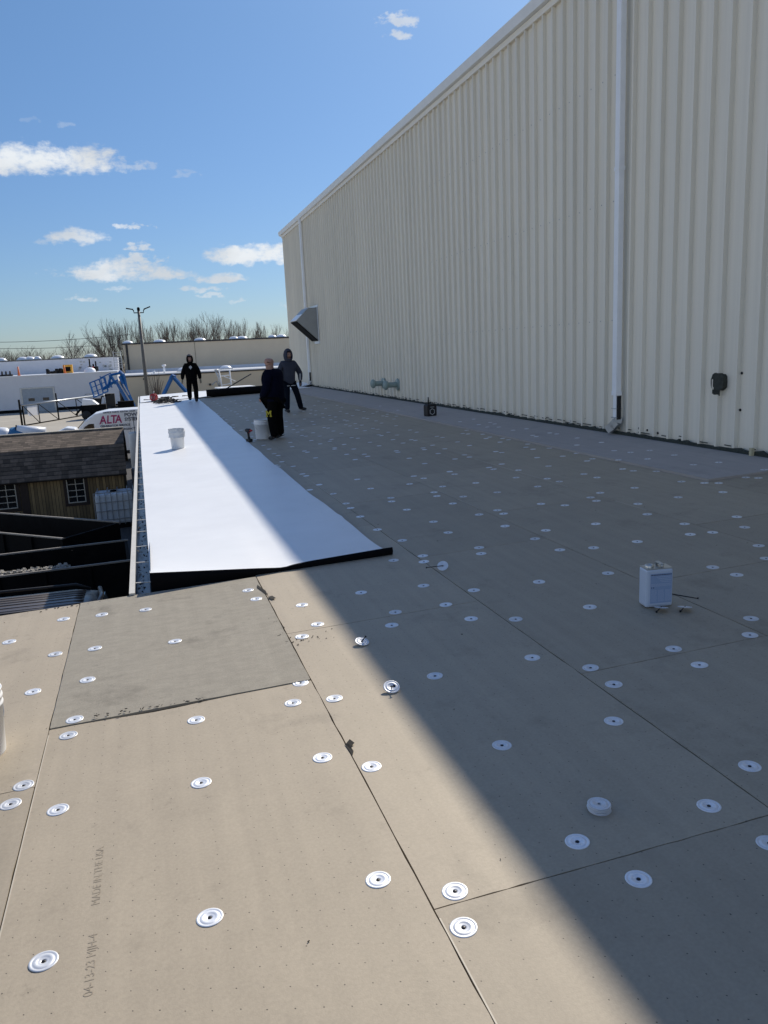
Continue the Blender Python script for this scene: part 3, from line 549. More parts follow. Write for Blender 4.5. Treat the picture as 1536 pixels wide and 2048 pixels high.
# ================================================================ white membrane strip
def interp(t, P):
    if t <= P[0][0]: return P[0][1]
    for (a, b_), (c, d_) in zip(P, P[1:]):
        if t <= c: return b_ + (d_ - b_) * (t - a) / (c - a)
    return P[-1][1]
LE = [(5.8, -.09), (8.4, -.11), (10.8, -.125), (13, -.14), (16, -.155), (21, -.18), (28, -.19), (37.3, -.17)]
RE = [(5.8, 1.72), (8.3, 1.71), (11, 1.72), (16, 1.77), (23, 1.90), (30.5, 1.98), (37.3, 2.0)]
LF = [(-.1, .118), (.68, .034), (.84, .014), (.89, .010), (.96, .022), (1.1, .030), (1.73, .044)]
def sheet_z(x, y):
    L = interp(x, LF); k = .75 if x < .7 else max(.07, .75 - (x - .7) * 3)
    return rz(x) + .016 + L * math.exp(-(y - 5.8) / k) + .0055 * math.sin(y * 2.1 + x) * math.sin(x * 3) * min(1, (y - 5.8))
sh = MB(); bm = sh.bm; ysn = [5.8 + .03 * i for i in range(6)] + [6.0 + .15 * i for i in range(20)] + [9 + .4 * i for i in range(68)] + [36.5]; nx = 40; rows = []
for y in ysn:
    l, r = interp(y, LE), interp(y, RE) + .008 * math.sin(y * 3.7) * math.sin(y * 1.3) + (.012 if (y * .55) % 1 < .08 else 0)
    rows.append([bm.verts.new((l + (r - l) * i / nx, y, sheet_z(l + (r - l) * i / nx, y))) for i in range(nx + 1)])
for a, b_ in zip(rows, rows[1:]):
    for i in range(nx): f = bm.faces.new((a[i], a[i + 1], b_[i + 1], b_[i])); f.smooth = True
mem = sh.build('membrane_strip', 'white_mem'); tag(mem, 'long white roofing membrane strip laid along the gutter, half in sun', 'membrane')
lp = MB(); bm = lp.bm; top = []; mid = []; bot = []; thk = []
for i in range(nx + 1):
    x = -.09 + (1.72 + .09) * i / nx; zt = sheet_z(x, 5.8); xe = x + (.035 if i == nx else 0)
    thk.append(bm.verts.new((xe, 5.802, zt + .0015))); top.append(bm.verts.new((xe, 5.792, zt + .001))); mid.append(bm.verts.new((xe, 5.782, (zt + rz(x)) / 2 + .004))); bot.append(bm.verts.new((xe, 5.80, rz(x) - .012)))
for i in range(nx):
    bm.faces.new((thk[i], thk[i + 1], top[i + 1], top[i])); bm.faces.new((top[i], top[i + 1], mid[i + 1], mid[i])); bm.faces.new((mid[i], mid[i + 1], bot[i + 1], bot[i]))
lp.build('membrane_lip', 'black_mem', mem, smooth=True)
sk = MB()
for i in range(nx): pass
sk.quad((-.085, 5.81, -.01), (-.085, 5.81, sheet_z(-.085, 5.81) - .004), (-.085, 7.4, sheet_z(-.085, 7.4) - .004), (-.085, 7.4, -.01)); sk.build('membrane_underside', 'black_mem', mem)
dm = MB()
for i in range(26):
    y = 5.95 + 8 * random.random() ** 1.6; x = interp(y, RE) - random.uniform(.03, .16); dm.lathe([(.012, 0), (.009, .004), (0, .006)], 6, Matrix.Translation((x, y, sheet_z(x, y) - .001)))
dm.build('bump', 'white_mem', mem)['kind'] = 'stuff'
# the next white sheet at the far end
fs = MB(); fs.box(-.16, 6.5, 31.9, 37.3, -.004, .004, Matrix.Translation((0, 0, .040)) @ Matrix.Rotation(-math.atan(SL), 4, 'Y'))
tag(fs.build('membrane_sheet', 'white_mem'), 'sunlit white membrane laid across the far end of the roof behind the black roll', 'membrane')
ro = MB(); pts = [(0, 0, .15), (.9, -.08, .155), (1.8, -.16, .15), (2.7, -.30, .15)]
ro.tube(pts, .15, 14); mr = ro.build('membrane_roll', 'black_mem', None, (2.36, 32.0, rz(2.36) + .01)); mr.rotation_euler = (0, -.02, 0)
tag(mr, 'thick black roll of membrane lying across the far end of the boards', 'roll')
tag(MB().quad((6.2, 33.2, .0), (6.84, 33.0, .12), (6.84, 35.6, .14), (6.0, 35.5, .0)).build('membrane_scrap', 'white_mem', None, (0, 0, .20)), 'crumpled white membrane scrap in the far corner against the ribbed wall', 'membrane scrap')
pn = MB().box(-.8, .8, -.6, .6, 0, .05); o = pn.build('foam_panel', 'white_mem', None, (3.95, 36.3, .22)); o.rotation_euler = (0, 0, .1); tag(o, 'pale flat panel lying behind the black roll at the far roof edge', 'panel')
rod = MB().tube([onY(443, 783, 32.6), onY(502, 748, 34.2)], .022, 6); tag(rod.build('pry_bar', 'black'), 'long black bar leaning diagonally over the black roll', 'bar')
# ladder at the far edge
ld = thing('roof_ladder', 'white extension ladder top rising over the far roof edge', 'ladder', (0, 37.9, 0))
a0, a1, b0, b1 = [onY(p[0], p[1], 37.9) - Vector((0, 37.9, 0)) for p in ((449, 800), (438, 742), (466, 796), (459, 740))]
a0 += (a0 - a1) * 1.2; b0 += (b0 - b1) * 1.2
MB().tube([a0, a1], .035, 6).build('rail', 'dome', ld); MB().tube([b0, b1], .035, 6).build('rail', 'dome', ld)
for t_ in (.08, .22, .36, .52, .68, .84): MB().tube([a1.lerp(a0, t_), b1.lerp(b0, t_)], .022, 5).build('rung', 'dome', ld)
MB().tube([onY(447, 752, 37.9) - Vector((0, 37.9, 0)), onY(470, 762, 37.9) - Vector((0, 38.2, 0)), onY(449, 770, 37.9) - Vector((0, 37.9, 0))], .02, 5).build('grab_hook', 'dome', ld)
bn = MB().tube([onY(430, 739, 37.7), onY(437, 755, 37.7), onY(440, 782, 37.7)], .045, 6).tube([onY(424, 770, 37.7), onY(433, 762, 37.7), onY(440, 778, 37.7)], .03, 5).tube([onY(430, 741, 37.7), onY(436, 741, 37.7)], .06, 6)
tag(bn.build('hose_reel_stand', 'galv'), 'dark tangled hose and post beside the white ladder', 'hose')
# ================================================================ tall ribbed building
WX = 6.88; YF = 38.0; TOP = 7.02
tb = thing('tall_building', 'tall beige metal-clad building with vertical ribs along the right side of the roof', 'building', (WX, 0, 0))
w = MB(); P0 = 10.96; pitch = .32; prof = []
y = P0 - pitch * 90
while y < YF:
    for dy, dx in ((0, 0), (.205, 0), (.212, -.058), (.244, -.058), (.300, 0)):
        if y + dy < YF: prof.append((y + dy, dx))
    y += pitch
prof.append((YF, 0)); bm = w.bm; zs = (.0, TOP); col_ = [[bm.verts.new((dx, yy, z)) for (yy, dx) in prof] for z in zs]
for i in range(len(prof) - 1): bm.faces.new((col_[0][i], col_[0][i + 1], col_[1][i + 1], col_[1][i]))
w.build('wall_panel', 'panel_wall', tb)
MB().box(.004, 45, prof[0][0], YF - .004, -3.6, TOP - .02).build('body', 'beige_block', tb)
MB().box(-.02, .10, YF - .012, YF + .02, 0, TOP).build('corner_trim', 'panel', tb)
ev = MB(); ev.prism([(-.055, 0, TOP - .085), (-.13, 0, TOP - .07), (-.165, 0, TOP + .085), (-.150, 0, TOP + .09), (-.150, 0, TOP + .10), (.1, 0, TOP + .14), (.1, 0, TOP - .085)], (0, -1, 0))
for v in ev.bm.verts: v.co.y = prof[0][0] if v.co.y < -.5 else YF + .22
ev.build('eave_gutter', 'trim', tb)
MB().box(-.066, .02, prof[0][0], YF, TOP - .19, TOP - .09).build('eave_trim', 'panel', tb)
MB().prism([(-.16, 0, TOP + .10), (45, 0, TOP + 3.2), (45, 0, TOP + .12), (.02, 0, TOP + .02)], (0, 1, 0)).bm.free()
rf = MB(); rf.prism([(.0, prof[0][0], TOP + .125), (45, prof[0][0], TOP + 3.2), (45, prof[0][0], TOP), (.0, prof[0][0], TOP - .05)], (0, YF - prof[0][0], 0)); rf.build('roof', 'trim', tb)
# base flashing with torn tar along its top
bf = MB(); bf.box(-.075, -.001, 5.0, 37.6, rz(WX) - .02, rz(WX) + .058)
fo = bf.build('base_flashing', 'flash', tb)
tr = MB(); y = 6.5
while y < 37:
    L = random.uniform(.05, .28); h = random.uniform(.006, .035)
    if random.random() < .9: tr.prism([(-.078, y, .243), (-.078, y + L * .4, .243 + h), (-.078, y + L, .243 + h * .4), (-.078, y + L, .235), (-.078, y, .235)], (.04, 0, 0))
    if random.random() < .6:
        z = .27 + random.random() * .04; tr.prism([(-.045, y, z), (-.045, y + L, z + .004), (-.045, y + L, z - .008), (-.045, y, z - .01)], (.01, 0, 0))
    y += L + random.uniform(0, .07)
tr.build('tar_edge', 'flash', fo)['kind'] = 'stuff'
# screws through the sheets
for (yy, z) in ((10.26, 2.04), (9.93, 2.02), (9.95, .85), (10.0, .33), (9.55, .30), (9.62, .36), (8.95, 1.55), (8.95, .95), (8.66, .92), (7.95, 1.16), (7.95, .72), (10.9, .37), (11.2, .38), (11.5, .37), (9.8, .32), (9.97, 1.3)):
    MB().lathe([(0, .008), (.016, .006), (.018, 0)], 8, Matrix.Translation((-.004, yy, z)) @ Matrix.Rotation(-math.pi / 2, 4, 'Y')).build('wall_screw', 'black', tb)
rw = MB()
for k in range(9, 34):
    for zz in (1.9, 3.6, 5.3): rw.lathe([(0, .006), (.009, .004), (.01, 0)], 6, Matrix.Translation((-.001, P0 - pitch * 10 + pitch * k + .10, zz)) @ Matrix.Rotation(-math.pi / 2, 4, 'Y'))
rw.build('screw_rows', 'galv', tb)['kind'] = 'stuff'
# patch of old sealant / hole
ph = MB(); n = 22; pts = []
for i in range(n):
    a = 2 * math.pi * i / n; rx, ry = .115, .10; k = (abs(math.cos(a)) ** 4 + abs(math.sin(a)) ** 4) ** -.25
    pts.append((-.066, 8.305 + rx * .95 * math.cos(a) * k + random.gauss(0, .004), 1.05 + ry * 1.05 * math.sin(a) * k + random.gauss(0, .006)))
ph.prism(pts, (.064, 0, 0))
for i in range(7): ph.box(-.069, -.060, 8.25 + i * .02, 8.262 + i * .02, .91 - random.random() * .03, .96)
ph.build('sealant_patch', 'sealant', tb)
MB().box(-.073, -.0665, 8.375, 8.388, .98, 1.08).box(-.071, -.0665, 8.36, 8.376, .955, .985).build('patch_smear', 'panel', tb)
MB().box(-.12, -.08, 7.60, 7.64, .19, .30, None).build('foam_bit', 'foam', tb)
# downspouts
def downspout(Yc, joint):
    x0, x1 = -.155, -.062; hw = .055
    ds = MB().box(x0, x1, Yc - hw, Yc + hw, .80, TOP - .09).build('downspout', 'downspout', tb, bevel=.01)
    MB().box(x0 - .005, x1 + .004, Yc - hw - .006, Yc + hw + .006, joint, joint + .05).build('joint_band', 'downspout', ds); MB().box(x0 - .003, x1 + .003, Yc - hw - .004, Yc + hw + .004, .80, .86).build('joint_band', 'downspout', ds)
    MB().box(x0 + .008, x1 - .004, Yc - hw + .008, Yc + hw - .02, .44, .80).build('lower_pipe', 'downspout', ds, bevel=.006)
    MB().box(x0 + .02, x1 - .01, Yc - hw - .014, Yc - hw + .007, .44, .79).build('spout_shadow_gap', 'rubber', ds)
    e = MB(); path = [(-.088, Yc - .005, .45), (-.10, Yc, .40), (-.125, Yc + .05, .34), (-.16, Yc + .12, .28)]
    for a, b_ in zip(path, path[1:]):
        a, b_ = Vector(a), Vector(b_); t = (b_ - a); q = t.to_track_quat('Z', 'Y').to_matrix().to_4x4(); e.box(-.052, .052, -.058, .058, -.012, t.length + .012, Matrix.Translation(a) @ q)
    for k in (-.035, -.0, .035):
        for a, b_ in zip(path, path[1:]):
            a, b_ = Vector(a), Vector(b_); t = (b_ - a); q = t.to_track_quat('Z', 'Y').to_matrix().to_4x4(); e.box(k - .006, k + .006, -.064, -.05, -.01, t.length + .01, Matrix.Translation(a) @ q); e.box(-.060, -.05, k - .006, k + .006, -.01, t.length + .01, Matrix.Translation(a) @ q)
    e.build('elbow', 'galv', ds)
    MB().box(x0 - .002, x1, Yc - hw - .010, Yc + hw + .010, .46, .475).box(x0 - .004, x1, Yc - hw - .008, Yc + hw + .01, .60, .606).build('strap', 'galv', ds)
downspout(10.43, 3.96); downspout(33.25, 4.2)
# vent hood
vh = MB(); pr = [(-.02, 0, 3.32), (-.40, 0, 3.33), (-.90, 0, 2.86), (-.86, 0, 2.82), (-.02, 0, 2.04)]
vh.prism([(x, 31.3, z) for x, _, z in pr], (0, 1.3, 0)); h_ = vh.build('vent_hood', 'hood', tb)
MB().box(-.06, -.037, 31.24, 31.30, 2.02, 3.36).box(-.07, -.037, 31.1, 32.7, 3.345, 3.42).box(-.10, -.037, 31.1, 31.9, 1.94, 2.03).build('hood_flange', 'dome', h_)
MB().prism([(-.36, 31.29, 3.345), (-.91, 31.29, 2.872), (-.90, 31.29, 2.85), (-.39, 31.29, 3.33)], (0, 1.32, 0)).build('hood_cover', 'downspout', h_)
MB().prism([(-.885, 31.34, 2.825), (-.06, 31.34, 2.065), (-.07, 31.34, 2.055), (-.89, 31.34, 2.812)], (0, 1.22, 0)).build('hood_underside_shade', 'steel_dark', h_)  # dark sheet under the hood, its shade put into the colour
# pipe vents
for Yp, L_ in ((21.4, .38), (22.75, .36)):
    My = Matrix.Translation((0, Yp, .63)) @ Matrix.Rotation(-math.pi / 2, 4, 'Y')
    v = MB().lathe([(.075, .0), (.075, L_)], 16, My).build('vent_pipe', 'pipe_green', tb)
    MB().lathe([(0, .055), (.16, .055), (.17, .035), (.17, .02)], 20, My).build('vent_flange', 'pipe_green', v)
    MB().lathe([(.08, L_ - .06), (.11, L_ - .05), (.13, L_ - .02), (.13, L_ + .02), (.105, L_ + .05), (.06, L_ + .07), (0, L_ + .075)], 20, My).build('vent_cap', 'pipe_green', v)
# ================================================================ small things on the roof
def bucket(x, y, z, lab, kind='pail'):
    t = thing('bucket', lab, 'bucket', (x, y, z))
    H = .37; b = MB(); b.lathe([(0, .003), (.128, .003), (.131, 0), (.133, .01), (.148, H - .09), (.154, H - .09), (.154, H - .078), (.149, H - .074), (.149, H - .05), (.155, H - .05), (.155, H - .038), (.150, H - .034), (.150, H - .004), (.155, H - .004), (.155, H), (.146, H), (.145, H - .03), (.126, .01), (0, .01)], 36)
    b.build('pail', 'bucket', t)
    hd = MB(); pts = []
    for i in range(15):
        a = math.pi * i / 14; pts.append((.158 * math.cos(a), -.158 * math.sin(a) * .72 - .01, H - .07 - .15 * math.sin(a)))
    hd.tube(pts, .0025, 5); hd.build('handle', 'galv', t)
    for s_ in (-1, 1): MB().lathe([(.014, 0), (.014, .012), (0, .013)], 10, Matrix.Translation((s_ * .147, 0, H - .07)) @ Matrix.Rotation(s_ * math.pi / 2, 4, 'Y')).build('ear', 'bucket', t)
    return t
b1 = bucket(.50, 14.85, sheet_z(.5, 14.85), 'open white pail with a clear crumpled bag over its rim, alone on the sunlit membrane')
bg_ = MB(); rr = random.Random(3)
for s_, z0, z1, r0, r1 in ((0, .22, .385, .152, .168),):
    prev = None
    for k in range(6):
        z = z0 + (z1 - z0) * k / 5; ring = []
        for i in range(26):
            a = 2 * math.pi * i / 26; r = .158 + .012 * rr.random() + (.006 if k in (0, 3) else 0); ring.append(bg_.bm.verts.new((r * math.cos(a), r * math.sin(a), z + .012 * rr.random())))
        if prev:
            for i in range(26): bg_.bm.faces.new((prev[i], prev[(i + 1) % 26], ring[(i + 1) % 26], ring[i]))
        prev = ring
bg_.build('bag_liner', 'clear_lid', b1); b1.scale = (.86, .86, .92)
bucket(2.10, 15.15, rz(2.1), 'white pail at the feet of the bald man')
bk = bucket(-.858, 3.60, rz(-.9), 'white pail cut off by the left edge of the photo, on the near tan boards'); bk.rotation_euler = (0, 0, .9); bk.scale = (.84, .84, .80)
# impact driver
dr = thing('impact_driver', 'small red and black cordless driver standing on its battery beside the pail', 'power tool', (1.80, 14.85, rz(1.8)), .5)
MB().box(-.04, .04, -.055, .055, 0, .06).build('battery', 'black', dr, bevel=.01)
MB().tube([(0, .0, .06), (0, .012, .12), (0, .02, .19)], [.026, .021, .026], 10).build('grip', 'black', dr)
MB().tube([(0, .085, .215), (0, .06, .215), (0, -.04, .215), (0, -.06, .215)], [.028, .036, .036, .024], 12).build('motor_housing', 'black', dr)
MB().tube([(0, -.055, .215), (0, -.105, .215)], [.024, .014], 10).box(-.008, .008, -.02, 0, .165, .19).build('nose', 'red', dr)
# jobsite radio
ra = thing('jobsite_radio', 'black boxy jobsite radio with a pale hexagon ring and stub antenna by the wall', 'radio', (5.83, 16.0, rz(5.83) + .024), .25)
MB().prism([(-.11, -.07, .0), (.11, -.07, .0), (.12, -.07, .03), (.12, -.07, .22), (.10, -.07, .25), (-.10, -.07, .25), (-.12, -.07, .22), (-.12, -.07, .03)], (0, .15, 0)).build('case', 'black', ra, bevel=.008)
hx = MB()
for i in range(6):
    a, b_ = math.pi / 3 * i + math.pi / 6, math.pi / 3 * (i + 1) + math.pi / 6; c_ = lambda r, q: (r * math.cos(q), -.078, .095 + r * math.sin(q)); hx.prism([c_(.07, a), c_(.07, b_), c_(.057, b_), c_(.057, a)], (0, .006, 0))
hx.build('speaker_ring', 'white_print', ra); MB().box(-.05, .05, -.076, -.068, .185, .20).build('name_bar', 'galv', ra)
MB().lathe([(.045, 0), (.035, .004), (0, .002)], 20, Matrix.Translation((0, -.072, .095)) @ Matrix.Rotation(math.pi / 2, 4, 'X')).build('speaker_cone', 'rubber', ra)
MB().tube([(-.03, .02, .25), (-.03, .02, .40)], .016, 8, .013).build('antenna', 'black', ra); MB().tube([(-.09, .03, .25), (-.08, .03, .285), (.08, .03, .285), (.09, .03, .25)], .010, 6).build('carry_handle', 'black', ra)
# rectangular can
cn = thing('metal_can', 'white rectangular metal can with a blue text label, standing alone on the shaded boards', 'can', (2.79, 3.86, rz(2.79)), -.16)
cw, cdp, chh = .084, .05, .238
MB().box(-cw, cw, -cdp, cdp, .004, chh).build('can_body', 'can_paint', cn, bevel=.014)
MB().box(-cw + .004, cw - .004, -cdp + .004, cdp - .004, chh - .004, chh + .0015).build('can_top', 'can_metal', cn)
MB().lathe([(.026, 0), (.026, .014), (.022, .018), (.014, .018), (.013, .014), (0, .014)], 24, Matrix.Translation((-.046, -.005, chh + .001))).build('cap', 'can_metal', cn)
MB().tube([(.02, -.035, chh), (.02, -.034, chh + .018), (.02, .034, chh + .018), (.02, .035, chh)], .008, 6).box(.008, .032, -.036, .036, chh + .018, chh + .024).build('can_handle', 'can_metal', cn)
lbx = MB().box(-.058, .074, -cdp - .0012, -cdp - .0004, .03, .210).build('label', 'label_blue', cn)
tx = MB(); yy = -cdp - .0018
rr = random.Random(5)
def row(x0, x1, z, h=.0022):
    x = x0
    while x < x1 - .004:
        L = rr.uniform(.005, .014); tx.box(x, min(x + L, x1), yy, yy + .0004, z, z + h); x += L + .002
for k in range(4): row(-.02 + .01 * k, .070, .188 - k * .010)
for k in range(3): row(-.055, .070, .146 - k * .006, .0016)
for cx0 in (-.054, -.010, .034):
    for k in range(12): row(cx0, cx0 + .036, .108 - k * .006, .0015)
tx.build('fine_print', 'can_paint', lbx)
tx = MB(); row(-.055, .072, .200, .0045); tx.box(-.052, -.048, yy, yy + .0004, .122, .129).box(-.040, -.036, yy, yy + .0004, .121, .130); tx.build('heading_print', 'ink', lbx)
# reel, screw pile and bits on the far end of the membrane
rl = thing('cord_reel', 'red cord reel standing on the far left end of the white membrane', 'reel', (.36, 32.3, .03), 1.0)
for s_ in (-1, 1): MB().lathe([(0, 0), (.15, 0), (.15, .015), (0, .015)], 18, Matrix.Translation((s_ * .055, 0, .155)) @ Matrix.Rotation(math.pi / 2, 4, 'Y')).build('flange', 'red', rl)
MB().tube([(-.055, 0, .155), (.055, 0, .155)], .10, 12).build('cord', 'white_print', rl); MB().tube([(0, 0, .25), (0, -.02, .36), (.03, -.02, .38)], .018, 6).build('grip', 'white_print', rl)
pl = MB()
for i in range(230):
    a = random.gauss(0, .20); b_ = random.gauss(0, .45); h = max(0, .20 - abs(a) * .35) * random.random(); q = random.random() * 6.3; L = random.uniform(.06, .17); pl.tube([(a, b_, h + .012), (a + L * math.cos(q), b_ + L * math.sin(q), h + .012 + random.uniform(-.01, .03))], random.uniform(.010, .022), 5)
tag(pl.build('tool_pile', 'black', None, (.78, 30.9, .035)), 'heap of small black tools and fasteners on the far end of the white membrane', 'tools', None, 'stuff')
tag(MB().tube([(0, 0, .03), (.25, .1, .03)], .035, 6).tube([(.42, .1, .03), (.62, .2, .03)], .035, 6).build('glove_pair', 'black', None, (1.1, 33.8, .06)), 'two small black items lying behind the heap of tools', 'gloves')
tag(MB().tube([(0, 0, .02), (.25, -.25, .015), (.32, -.3, .015)], .016, 5).build('utility_knife', 'black', None, (-.02, 33.5, .04)), 'thin dark tool at the far left corner of the membrane', 'tool')
# ================================================================ yard objects
# ---- garden shed with a gambrel roof
Y0, Y1_, Y2_ = 27.0, 27.62, 28.85; X0, X1 = -8.5, -.80
sh_ = thing('barn_shed', 'wooden shed with plank walls and a shingled barn roof, left of the gutter', 'shed', (0, Y0, GR))
G = -GR
MB().prism([(X0, .30, 0), (X0, 3.4, 0), (X0, 3.4, G - 1.9), (X0, .30, G - 1.9)], (X1 - .12 - X0, 0, 0)).build('wall', 'wood', sh_)
MB().prism([(X1 - .14, .3, G - 1.92), (X1 - .14, .62, G - 1.08), (X1 - .14, 1.85, G - .68), (X1 - .14, 3.1, G - 1.08), (X1 - .14, 3.4, G - 1.92)], (.05, 0, 0)).build('gable', 'wood', sh_)
def slope(name, a, b, mname='shingle'):
    bm = bmesh.new(); uv = bm.loops.layers.uv.new('UVMap'); L = (Vector(b) - Vector(a)).length; nrm = Vector((0, -(b[1] - a[1]), b[0] - a[0])).normalized() * .0
    v = [bm.verts.new(p) for p in ((X0, a[0], a[1]), (X1, a[0], a[1]), (X1, b[0], b[1]), (X0, b[0], b[1]))]; f = bm.faces.new(v)
    for l, u in zip(f.loops, ((0, 0), (X1 - X0, 0), (X1 - X0, L), (0, L))): l[uv].uv = u
    me = bpy.data.meshes.new(name); bm.to_mesh(me); bm.free(); me.materials.append(MATS[mname]); o = bpy.data.objects.new(name, me); C.objects.link(o); o.parent = sh_
    sm = o.modifiers.new('s', 'SOLIDIFY'); sm.thickness = .04; sm.offset = -1; return o
slope('roof_slope', (0, G - 1.99), (.60, G - 1.06)); slope('roof_slope', (.60, G - 1.055), (1.85, G - .62)); slope('roof_slope', (1.85, G - .62), (3.1, G - 1.055)); slope('roof_slope', (3.1, G - 1.06), (3.7, G - 1.99))
MB().box(X0, X1, 1.78, 1.92, G - .625, G - .595).build('ridge_cap', 'frame_paint', sh_)
MB().box(X0, X1, .24, .31, G - 2.06, G - 1.96).build('fascia', 'brown_trim', sh_)
for (wx0, wx1) in ((-2.70, -2.15), (-4.80, -4.22)):
    z1, z0 = G - 2.02, G - 2.84
    wf = MB(); wf.box(wx0, wx0 + .03, .25, .29, z0, z1).box(wx1 - .03, wx1, .25, .29, z0, z1).box(wx0, wx1, .252, .29, z1 - .03, z1).box(wx0, wx1, .252, .29, z0, z0 + .03)
    wf.box((wx0 + wx1) / 2 - .012, (wx0 + wx1) / 2 + .012, .26, .29, z0, z1)
    for k in (1, 2, 3): wf.box(wx0, wx1, .262, .288, z0 + (z1 - z0) * k / 4 - .011, z0 + (z1 - z0) * k / 4 + .011)
    wf = wf.build('window', 'frame_paint', sh_); MB().box(wx0 + .01, wx1 - .01, .285, .298, z0 + .01, z1 - .01).build('pane', 'glass', wf)
    MB().box(wx0 - .10, wx1 + .10, .27, .296, z0 - .10, z0 - .004).box(wx0 - .10, wx0 - .004, .27, .296, z0, z1).box(wx1 + .004, wx1 + .10, .27, .296, z0, z1).build('window_trim', 'brown_trim', wf)
MB().box(-4.10, -3.86, .26, .3, 0, G - 1.97).build('corner_board', 'brown_trim', sh_)
rl_ = thing('porch_railing', 'short railing with pale balusters in front of the shed at the left edge', 'railing', (-5.3, 26.6, GR))
MB().box(-.6, 1.2, -.03, .03, .62, .67).build('handrail', 'frame_paint', rl_)
for k in range(12): MB().box(-.55 + k * .15, -.52 + k * .15, -.015, .015, .02, .62).build('baluster', 'frame_paint', rl_)
# ---- caged liquid tote
tt = thing('caged_tote', 'translucent caged liquid tote standing against the dark shed wall', 'tote', (-1.24, 26.35, GR), .03)
MB().box(-.60, .60, -.5, .5, 0, .13).build('pallet', 'steel_dark', tt); MB().box(-.57, .57, -.47, .47, .14, 1.12).build('bottle', 'tote_white', tt, bevel=.08)
cg = MB()
for k in range(8): cg.box(-.6 + k * 1.2 / 7 - .010, -.6 + k * 1.2 / 7 + .010, -.508, -.488, .13, 1.18)
for k in range(6): cg.box(.592, .608, -.5 + k * .2 - .01, -.5 + k * .2 + .01, .13, 1.18)
for z in (.3, .58, .86, 1.16): cg.box(-.61, .61, -.512, -.495, z, z + .02).box(.595, .612, -.5, .5, z, z + .02)
for k in range(4): cg.box(-.5 + k * .3, -.47 + k * .3, -.5, .5, 1.17, 1.19)
cg.build('cage', 'galv', tt); MB().lathe([(.11, 0), (.11, .05), (0, .055)], 16, Matrix.Translation((0, 0, 1.11))).build('lid', 'steel_dark', tt)
# ---- round tank and drum beyond the shed
tk = thing('storage_tank', 'tall white round tank between the shed gable and the gutter', 'tank', (-.50, 33.6, GR))
MB().lathe([(0, 0), (.27, 0), (.27, 2.28), (.24, 2.33), (0, 2.36)], 20).build('shell', 'tank_white', tk); MB().tube([(.0, -.2, 2.3), (0, -.2, 3.0)], .012, 5).build('pipe', 'steel_dark', tk)
dm_ = thing('white_drum', 'small white drum in the shade between the caged tote and the gutter', 'drum', (-.46, 29.6, GR)); MB().lathe([(0, 0), (.25, 0), (.26, .3), (.25, 1.35), (.2, 1.4), (0, 1.4)], 18).build('shell', 'tote_white', dm_); MB().tube([(-.25, -.1, .9), (.25, -.1, .9)], .02, 5).build('hoop', 'steel_dark', dm_)
# ---- open dumpsters
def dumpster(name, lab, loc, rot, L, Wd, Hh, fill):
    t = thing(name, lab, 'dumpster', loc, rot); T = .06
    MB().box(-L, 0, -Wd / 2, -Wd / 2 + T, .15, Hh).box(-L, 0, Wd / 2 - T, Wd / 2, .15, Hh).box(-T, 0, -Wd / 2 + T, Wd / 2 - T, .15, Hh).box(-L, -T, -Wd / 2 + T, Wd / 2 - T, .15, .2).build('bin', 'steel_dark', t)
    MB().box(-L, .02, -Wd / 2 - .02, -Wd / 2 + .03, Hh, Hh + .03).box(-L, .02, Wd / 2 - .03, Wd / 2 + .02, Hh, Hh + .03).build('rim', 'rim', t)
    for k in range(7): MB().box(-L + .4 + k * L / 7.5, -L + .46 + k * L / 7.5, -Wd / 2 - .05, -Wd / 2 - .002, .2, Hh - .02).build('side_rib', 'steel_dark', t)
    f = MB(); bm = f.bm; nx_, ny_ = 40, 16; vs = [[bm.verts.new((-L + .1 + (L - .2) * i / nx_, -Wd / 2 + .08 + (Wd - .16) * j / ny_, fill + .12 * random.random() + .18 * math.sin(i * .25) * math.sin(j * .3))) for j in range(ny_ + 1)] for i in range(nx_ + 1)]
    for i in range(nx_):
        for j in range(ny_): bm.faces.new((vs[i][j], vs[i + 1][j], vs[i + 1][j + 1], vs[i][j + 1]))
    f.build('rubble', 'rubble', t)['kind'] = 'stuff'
    return t
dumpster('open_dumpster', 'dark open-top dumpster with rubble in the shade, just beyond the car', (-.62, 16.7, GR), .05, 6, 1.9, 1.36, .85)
st_ = MB()
for i in range(420):
    x = -4.6 + 2.9 * random.random(); s_ = random.uniform(.008, .028); st_.box(-s_, s_, -s_, s_, -s_, s_, Matrix.Translation((x, 15.85 + random.gauss(.1, .06), GR + 1.34 + .05 * random.random() * random.random())) @ Matrix.Rotation(random.random() * 3, 4, (1, .4, .2)))
tag(st_.build('broken_stone', 'stone'), 'pale broken stone heaped at the rim of the nearer dumpster', 'rubble', None, 'stuff')
dumpster('open_dumpster', 'dark open-top dumpster set at an angle in front of the shed', (-1.45, 18.85, GR), -.76, 7, 1.7, 1.42, .5)
